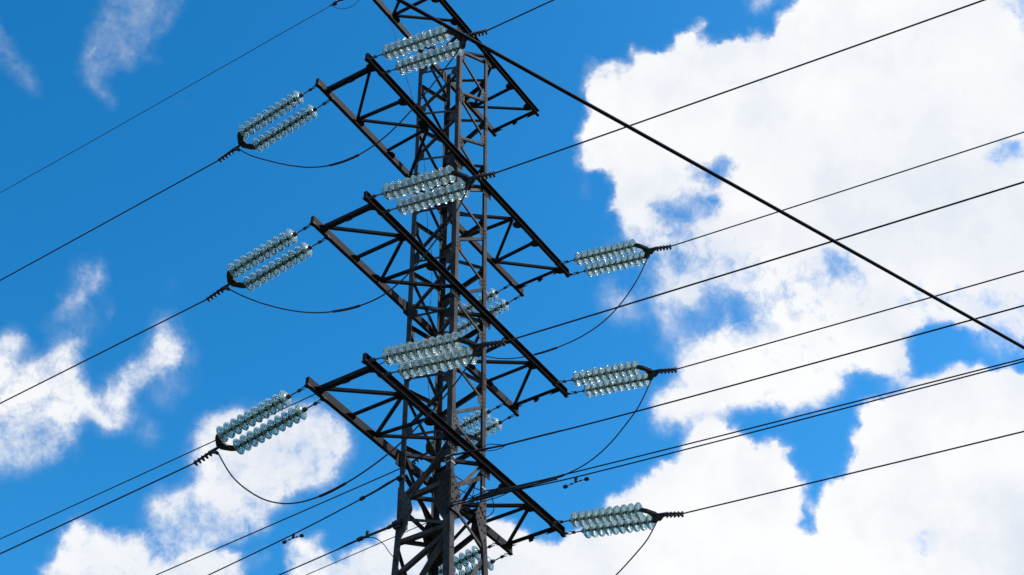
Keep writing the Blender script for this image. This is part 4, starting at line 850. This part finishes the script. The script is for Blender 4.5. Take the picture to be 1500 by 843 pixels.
# ------------------------------------------------------------------ jumpers
JL = {'jL1': 'jumper loop sagging under the left end of the highest insulated arm',
      'jL2': 'jumper loop sagging under the left end of the middle insulated arm',
      'jL3': 'deep jumper loop sagging across the white cloud under the left end of the lowest arm',
      'jR1': 'jumper loop curving down from the right end insulators of the highest insulated arm',
      'jR2': 'jumper loop curving down from the right end insulators of the middle arm',
      'jR3': 'jumper loop dropping out of the bottom of the frame from the lower right insulators'}
JP = {
    'jL1': [[-4.0, 3.125, 27.977], [-4.0, 2.718, 27.597], [-4.0, 2.243, 27.184], [-4.0, 1.338, 26.455], [-4.0, 0.744, 26.069], [-4.0, 0.291, 25.884], [-4.0, -0.577, 25.732], [-4.0, -1.061, 25.848], [-4.0, -1.802, 26.368], [-4.0, -2.403, 26.997], [-4.0, -2.986, 27.69], [-4.0, -3.213, 27.919]],
    'jL2': [[-3.68, 3.039, 24.015], [-3.68, 2.756, 23.711], [-3.68, 2.239, 23.247], [-3.68, 1.178, 22.505], [-3.68, 0.633, 22.221], [-3.68, 0.178, 22.049], [-3.68, -0.603, 21.831], [-3.68, -1.141, 21.824], [-3.68, -1.647, 22.003], [-3.68, -2.308, 22.758], [-3.68, -2.868, 23.434], [-3.68, -3.214, 23.864]],
    'jL3': [[-3.33, 3.108, 19.921], [-3.33, 2.641, 19.276], [-3.33, 2.175, 18.731], [-3.33, 1.627, 18.289], [-3.33, 1.037, 18.004], [-3.33, 0.463, 17.947], [-3.33, -0.307, 18.05], [-3.33, -1.067, 18.315], [-3.33, -1.596, 18.574], [-3.33, -2.076, 18.928], [-3.33, -2.73, 19.505], [-3.33, -3.11, 19.923]],
    'jR1': [[4.0, -3.127, 27.743], [4.0, -2.833, 27.29], [4.0, -2.484, 26.824], [4.0, -2.164, 26.479], [4.0, -1.679, 26.21], [4.0, -1.102, 26.023], [4.0, -0.452, 26.061], [4.0, 0.227, 26.138], [4.0, 0.542, 26.168], [4.0, 1.177, 26.398], [4.0, 1.581, 26.637], [4.0, 2.055, 27.017], [4.0, 2.523, 27.599]],
    'jR2': [[3.65, -3.116, 23.637], [3.65, -2.758, 23.231], [3.65, -2.327, 22.745], [3.65, -1.923, 22.383], [3.65, -1.474, 22.15], [3.65, -0.941, 22.044], [3.65, -0.585, 22.024], [3.65, 0.516, 22.171], [3.65, 0.922, 22.226], [3.65, 1.369, 22.37], [3.65, 1.864, 22.663], [3.65, 2.119, 23.063]],
    'jR3': [[3.32, -3.162, 19.765], [3.32, -2.889, 19.546], [3.32, -2.545, 19.204], [3.32, -2.123, 18.89], [3.32, -1.706, 18.671], [3.32, -1.21, 18.509], [3.32, -0.548, 18.444], [3.32, 0.291, 18.509], [3.32, 0.977, 18.701], [3.32, 1.504, 19.027]],
}
SLEEVE = {'jL1': (0.36, -0.55), 'jL2': (0.18, -0.60), 'jL3': (0.46, -0.30), 'jR1': (0.18, -0.5), 'jR2': (-0.1, -0.75), 'jR3': (-0.2, -0.8)}
for k, P in JP.items():
    lv_ = int(k[2]); su_ = -1 if k[1] == 'L' else 1
    P = smoothed(P, 2)
    if su_ < 0:
        P = [KEEL[(lv_, -1, 1)]] + P[1:-1] + [KEEL[(lv_, -1, -1)]]
    else:
        P = [KEEL[(lv_, 1, -1)]] + P[1:-1] + [KEEL[(lv_, 1, 1)]]
    C_ = catmull(P, 8)
    m = MB(); m.tube(C_, 0.0145, 8)
    j = tag(m.build('jumper_cable', WIREM), JL[k], 'jumper cable', 'jumper loops under the cross arms')
    hi, lo = SLEEVE[k]
    seg = [p for p in C_ if lo <= p.y <= hi]
    m = MB(); m.tube(seg, 0.027, 10); m.build('sleeve', HARDW, j)

# ------------------------------------------------------------------ earth wire at the top left
pe = Vector((-3.0, 0.72, 33.19))
pts = [pe + Vector((0, 0.9, -0.03))]
t = 0.9
sl = (32.674 - 33.175) / (12.98 - 1.6)
while t < 170:
    t += 1.0 if t < 20 else 6.0
    pts.append(Vector((-3.0, 0.72 + t, 33.175 + sl * (t - 0.9) + 0.00045 * (t - 0.9) * (t - 12.2))))
m = MB(); m.tube(pts, 0.0085, 8)
ew = tag(m.build('earth_wire', WIREM), 'thinnest wire running from the top edge down to the left edge of the frame', 'wire')
m = MB()
m.tube([pe, pe + Vector((0, 0.25, 0)), pe + Vector((0, 0.5, -0.01))], 0.016, 8)
m.tube([pe + Vector((0, 0.45, 0)), pe + Vector((0, 0.52, 0)), pe + Vector((0, 0.62, 0)), pe + Vector((0, 0.66, 0))], [0.02, 0.05, 0.05, 0.02], 8)
m.tube([pe + Vector((0, 0.62, 0)), pe + Vector((0, 0.95, -0.03))], [0.025, 0.018], 8)
m.box(pe + Vector((0, 0.80, -0.03)), (0.03, 0, 0), (0, 0.06, 0), (0, 0, 0.04))
m.build('strain_clamp', HARDW, ew)
m = MB(); m.tube(catmull([(-3.0, 1.60, 33.14), (-3.0, 1.45, 32.93), (-3.0, 1.2, 32.74), (-3.0, 0.95, 32.68), (-3.0, 0.75, 32.80), (-3.0, 0.68, 33.15)], 6), 0.007, 6)
m.build('bond_lead', WIREM, ew)


# ------------------------------------------------------------------ communication cables on the lower part of the pylon
def stockbridge(c, parent, along=(0, 1, 0)):
    c = Vector(c)
    m = MB()
    m.box(c + Vector((0, 0, -0.03)), (0.018, 0, 0), (0, 0.028, 0), (0, 0, 0.055))
    m.tube([c + Vector((0, -0.24, -0.10)), c + Vector((0, -0.1, -0.085)), c + Vector((0, 0.1, -0.085)), c + Vector((0, 0.24, -0.10))], 0.007, 6)
    for s in (-1, 1):
        m.tube([c + Vector((0, s * 0.18, -0.095)), c + Vector((0, s * 0.195, -0.096)), c + Vector((0, s * 0.26, -0.10)), c + Vector((0, s * 0.275, -0.10))], [0.02, 0.037, 0.037, 0.02], 10)
        m.tube([c + Vector((0, s * 0.08, -0.085)), c + Vector((0, s * 0.11, -0.087))], 0.018, 8)
    m.build('vibration_damper', HARDW, parent)


def cable(P, far, r, label, group=None, name='telecom_cable'):
    """P: near points (along y), then extended to |y| = far with a light sag"""
    P = [Vector(p) for p in P]
    pts = catmull(P, 6)
    a, b = P[-2], P[-1]
    d = b - a
    s = d.z / abs(d.y)
    sg = 1 if d.y > 0 else -1
    t = 0
    while t < far:
        t += 2.0 if t < 20 else 8.0
        pts.append(Vector((b.x, b.y + sg * t, b.z + s * t + 0.0005 * t * t)))
    m = MB(); m.tube(pts, r, 8)
    return tag(m.build(name, SHEATH), label, 'cable', group)


GC = 'communication cables fixed to the lower part of the pylon'
k1 = cable([(-0.676, 0.56, 20.06), (-0.676, 1.0, 19.958), (-0.676, 1.495, 19.865), (-0.676, 3.29, 19.61), (-0.676, 5.706, 19.36)], 150, 0.0135,
           'cable with a small damper leaving the left pylon leg above the dead ended cable', GC)
m = MB(); m.tube(catmull([(-0.676, 0.62, 20.045), (-0.676, 1.0, 19.955), (-0.676, 1.5, 19.865)], 5), [0.022] * 11, 8)
m.tube(catmull([(-0.665, 0.60, 20.07), (-0.65, 0.95, 20.03), (-0.665, 1.35, 19.90)], 5), 0.008, 6)
m.tube([(-0.676, 1.44, 19.88), (-0.676, 1.46, 19.876), (-0.676, 1.56, 19.855), (-0.676, 1.58, 19.85)], [0.02, 0.04, 0.04, 0.02], 8)
m.build('grip', HARDW, k1)
stockbridge((-0.676, 3.25, 19.60), k1)
m = MB(); m.tube([(-0.64, 0.62, 20.06), (-0.676, 0.75, 20.02)], 0.018, 8)
m.box((-0.60, 0.60, 20.05), (0.075, 0, 0), (0, 0.075, 0), (0, 0, 0.035)); m.build('bracket', HARDW, k1)

k2 = cable([(-0.70, 1.45, 18.88), (-0.70, 1.85, 18.84), (-0.70, 3.529, 18.72)], 150, 0.0135,
           'cable dead ended on a clamp bolted round the left pylon leg above the bottom edge', GC)
m = MB()
m.tube([(-0.70, 0.80, 18.905), (-0.70, 1.45, 18.88)], [0.026, 0.026], 8)
m.tube([(-0.70, 0.70, 18.91), (-0.70, 0.735, 18.91), (-0.70, 0.80, 18.905), (-0.70, 0.83, 18.905)], [0.02, 0.038, 0.038, 0.026], 8)
m.tube([(-0.70, 1.40, 18.885), (-0.70, 1.42, 18.885), (-0.70, 1.54, 18.875), (-0.70, 1.56, 18.875)], [0.02, 0.045, 0.045, 0.02], 8)
m.tube([(-0.69, 1.5, 18.90), (-0.68, 1.8, 18.89), (-0.70, 2.1, 18.825)], 0.009, 6)
m.box((-0.70, 1.30, 18.93), (0.02, 0, 0), (0, 0.03, 0), (0, 0, 0.07))
m.build('grip', HARDW, k2)
m = MB()
m.tube([(-0.70, 0.58, 18.93), (-0.73, 0.64, 18.92), (-0.70, 0.71, 18.91), (-0.67, 0.64, 18.92), (-0.70, 0.58, 18.93)], 0.010, 6)
m.box((-0.60, 0.585, 18.93), (0.10, 0, 0), (0, 0.085, 0), (0, 0, 0.09))
m.box((-0.60, 0.50, 18.93), (0.13, 0, 0), (0, 0.012, 0), (0, 0, 0.06))
m.box((-0.60, 0.68, 18.93), (0.13, 0, 0), (0, 0.012, 0), (0, 0, 0.06))
m.tube([(-0.72, 0.46, 18.93), (-0.72, 0.74, 18.93)], 0.014, 6)
m.build('bracket', HARDW, k2)
m = MB(); m.tube(catmull([(-0.70, 1.40, 18.87), (-0.70, 1.15, 18.80), (-0.70, 0.92, 18.60), (-0.69, 0.72, 18.30), (-0.66, 0.55, 18.0), (-0.5, 0.5, 17.2)], 6), 0.009, 6)
m.build('drop_lead', SHEATH, k2)

k3 = cable([(0.676, 0.60, 19.79), (0.676, 0.958, 19.77), (0.676, 1.979, 19.70), (0.676, 3.962, 19.56)], 150, 0.009,
           'thinnest cable passing behind the left pylon leg near the bottom edge', GC)

k4 = cable([(-0.676, -0.68, 20.09), (-0.676, -1.2, 19.99), (-0.676, -1.73, 19.89), (-0.676, -4.991, 19.48), (-0.676, -12.074, 18.737)], 150, 0.0145,
           'single cable rising right from the banded pylon leg between the middle and lowest conductors', GC)
m = MB()
m.tube([(-0.676, -1.45, 19.945), (-0.676, -1.9, 19.86)], 0.020, 8)
m.tube(catmull([(-0.676, -1.35, 19.99), (-0.69, -1.55, 20.01), (-0.69, -1.75, 19.93), (-0.676, -1.95, 19.85)], 5), 0.009, 6)
m.tube(catmull([(-0.676, -1.40, 19.92), (-0.66, -1.6, 19.86), (-0.66, -1.8, 19.83), (-0.676, -1.98, 19.85)], 5), 0.009, 6)
m.tube([(-0.676, -1.9, 19.862), (-0.676, -3.2, 19.70)], [0.019, 0.018], 8)
m.tube([(-0.676, -0.66, 20.10), (-0.676, -1.45, 19.95)], [0.022, 0.018], 8)
m.build('grip', HARDW, k4)
m = MB()
for zz_ in (20.02, 20.16):
    for ax, c_ in (((0.075, 0, 0), (-0.560, -0.631, zz_)),):
        m.box(c_, ax, (0, 0.004, 0), (0, 0, 0.013))
    m.box((-0.631, -0.560, zz_), (0.004, 0, 0), (0, 0.075, 0), (0, 0, 0.013))
m.build('steel_band', BAND, k4)

k5 = cable([(-0.70, -0.75, 18.94), (-0.70, -1.45, 18.86), (-0.70, -2.193, 18.79), (-0.70, -3.408, 18.64), (-0.70, -7.039, 18.224), (-0.70, -11.846, 17.704)], 150, 0.0125,
           'upper cable of the close pair rising right from the bolted joint plate', GC)
k6 = cable([(-0.68, -0.75, 18.90), (-0.68, -1.45, 18.80), (-0.68, -2.192, 18.71), (-0.68, -3.737, 18.50), (-0.68, -7.226, 18.126), (-0.68, -11.838, 17.666)], 150, 0.0125,
           'lower cable of the close pair with a vibration damper hanging from it', GC)
for kk, dz_ in ((k5, 0.0), (k6, -0.05)):
    m = MB()
    m.tube([(-0.70, -1.35, 18.862 + dz_), (-0.70, -1.6, 18.835 + dz_), (-0.70, -2.2, 18.775 + dz_)], [0.024, 0.026, 0.020], 8)
    m.tube(catmull([(-0.72, -1.2, 18.90 + dz_), (-0.73, -1.6, 18.90 + dz_), (-0.72, -1.9, 18.83 + dz_), (-0.70, -2.25, 18.77 + dz_)], 5), 0.010, 6)
    m.tube(catmull([(-0.69, -1.0, 18.86 + dz_), (-0.69, -1.4, 18.78 + dz_), (-0.69, -1.8, 18.75 + dz_), (-0.70, -2.1, 18.77 + dz_)], 5), 0.010, 6)
    m.tube([(-0.70, -2.2, 18.775 + dz_), (-0.70, -3.1, 18.67 + dz_)], [0.02, 0.018], 8)
    m.build('grip', HARDW, kk)
stockbridge((-0.68, -3.49, 18.50), k6)
m = MB()
m.box((-0.55, -0.655, 18.93), (0.16, 0, 0), (0, 0.03, 0), (0, 0, 0.07))
m.box((-0.68, -0.69, 18.93), (0.04, 0, 0), (0, 0.06, 0), (0, 0, 0.04))
m.build('bracket', HARDW, k5)
# tangled service leads round the joint
m = MB()
m.tube(catmull([(-0.62, -0.70, 19.0), (-0.45, -0.9, 19.35), (-0.2, -0.95, 19.75), (-0.05, -0.8, 19.6), (-0.1, -0.75, 19.2)], 6), 0.008, 6)
m.tube(catmull([(-0.62, -0.72, 19.35), (-0.3, -1.0, 19.15), (0.1, -0.95, 18.98), (-0.1, -1.3, 18.9), (-0.66, -1.6, 18.86)], 6), 0.010, 6)
m.tube(catmull([(-0.5, -0.3, 19.3), (-0.42, -0.1, 18.9), (-0.3, 0.1, 18.75), (-0.15, -0.1, 18.95), (-0.3, -0.35, 19.25)], 6), 0.008, 6)
m.tube(catmull([(-0.45, -0.25, 19.1), (-0.2, 0.05, 18.8), (0.0, 0.1, 18.7), (0.1, -0.2, 18.9)], 6), 0.008, 6)
m.build('service_lead', SHEATH, k5)
# bright bands on the right hand leg
m = MB()
for zz_ in (20.02, 19.72):
    m.box((0.56, -0.631, zz_), (0.075, 0, 0), (0, 0.004, 0), (0, 0, 0.014))
    m.box((0.631, -0.56, zz_), (0.004, 0, 0), (0, 0.075, 0), (0, 0, 0.014))
m.build('steel_band', BAND, pylon)

# ------------------------------------------------------------------ thick cable passing overhead in front
a = Vector((-16.10775, -11.46398, 0)); d = Vector((0.93419825, -0.35675429, 0))
pts = []
t = -40.0
while t <= 70:
    z = 1.6 + 8.96911 + 0.0096391 * t - 0.00093418 * t * t if -1.5 < t < 7.5 else None
    if z is None:
        te = -1.5 if t < 0 else 7.5
        z = 1.6 + 8.96911 + 0.0096391 * te - 0.00093418 * te * te + (0.0096391 - 2 * 0.00093418 * te) * (t - te) * 1.0 + 0.0008 * (t - te) ** 2
    pts.append(Vector((a.x + d.x * t, a.y + d.y * t, z)))
    t += 0.5 if -5 < t < 12 else 2.5
m = MB(); m.tube(pts, 0.0155, 12)
tag(m.build('overhead_cable', SHEATH), 'thick black cable crossing the whole frame diagonally in front of the pylon', 'cable')
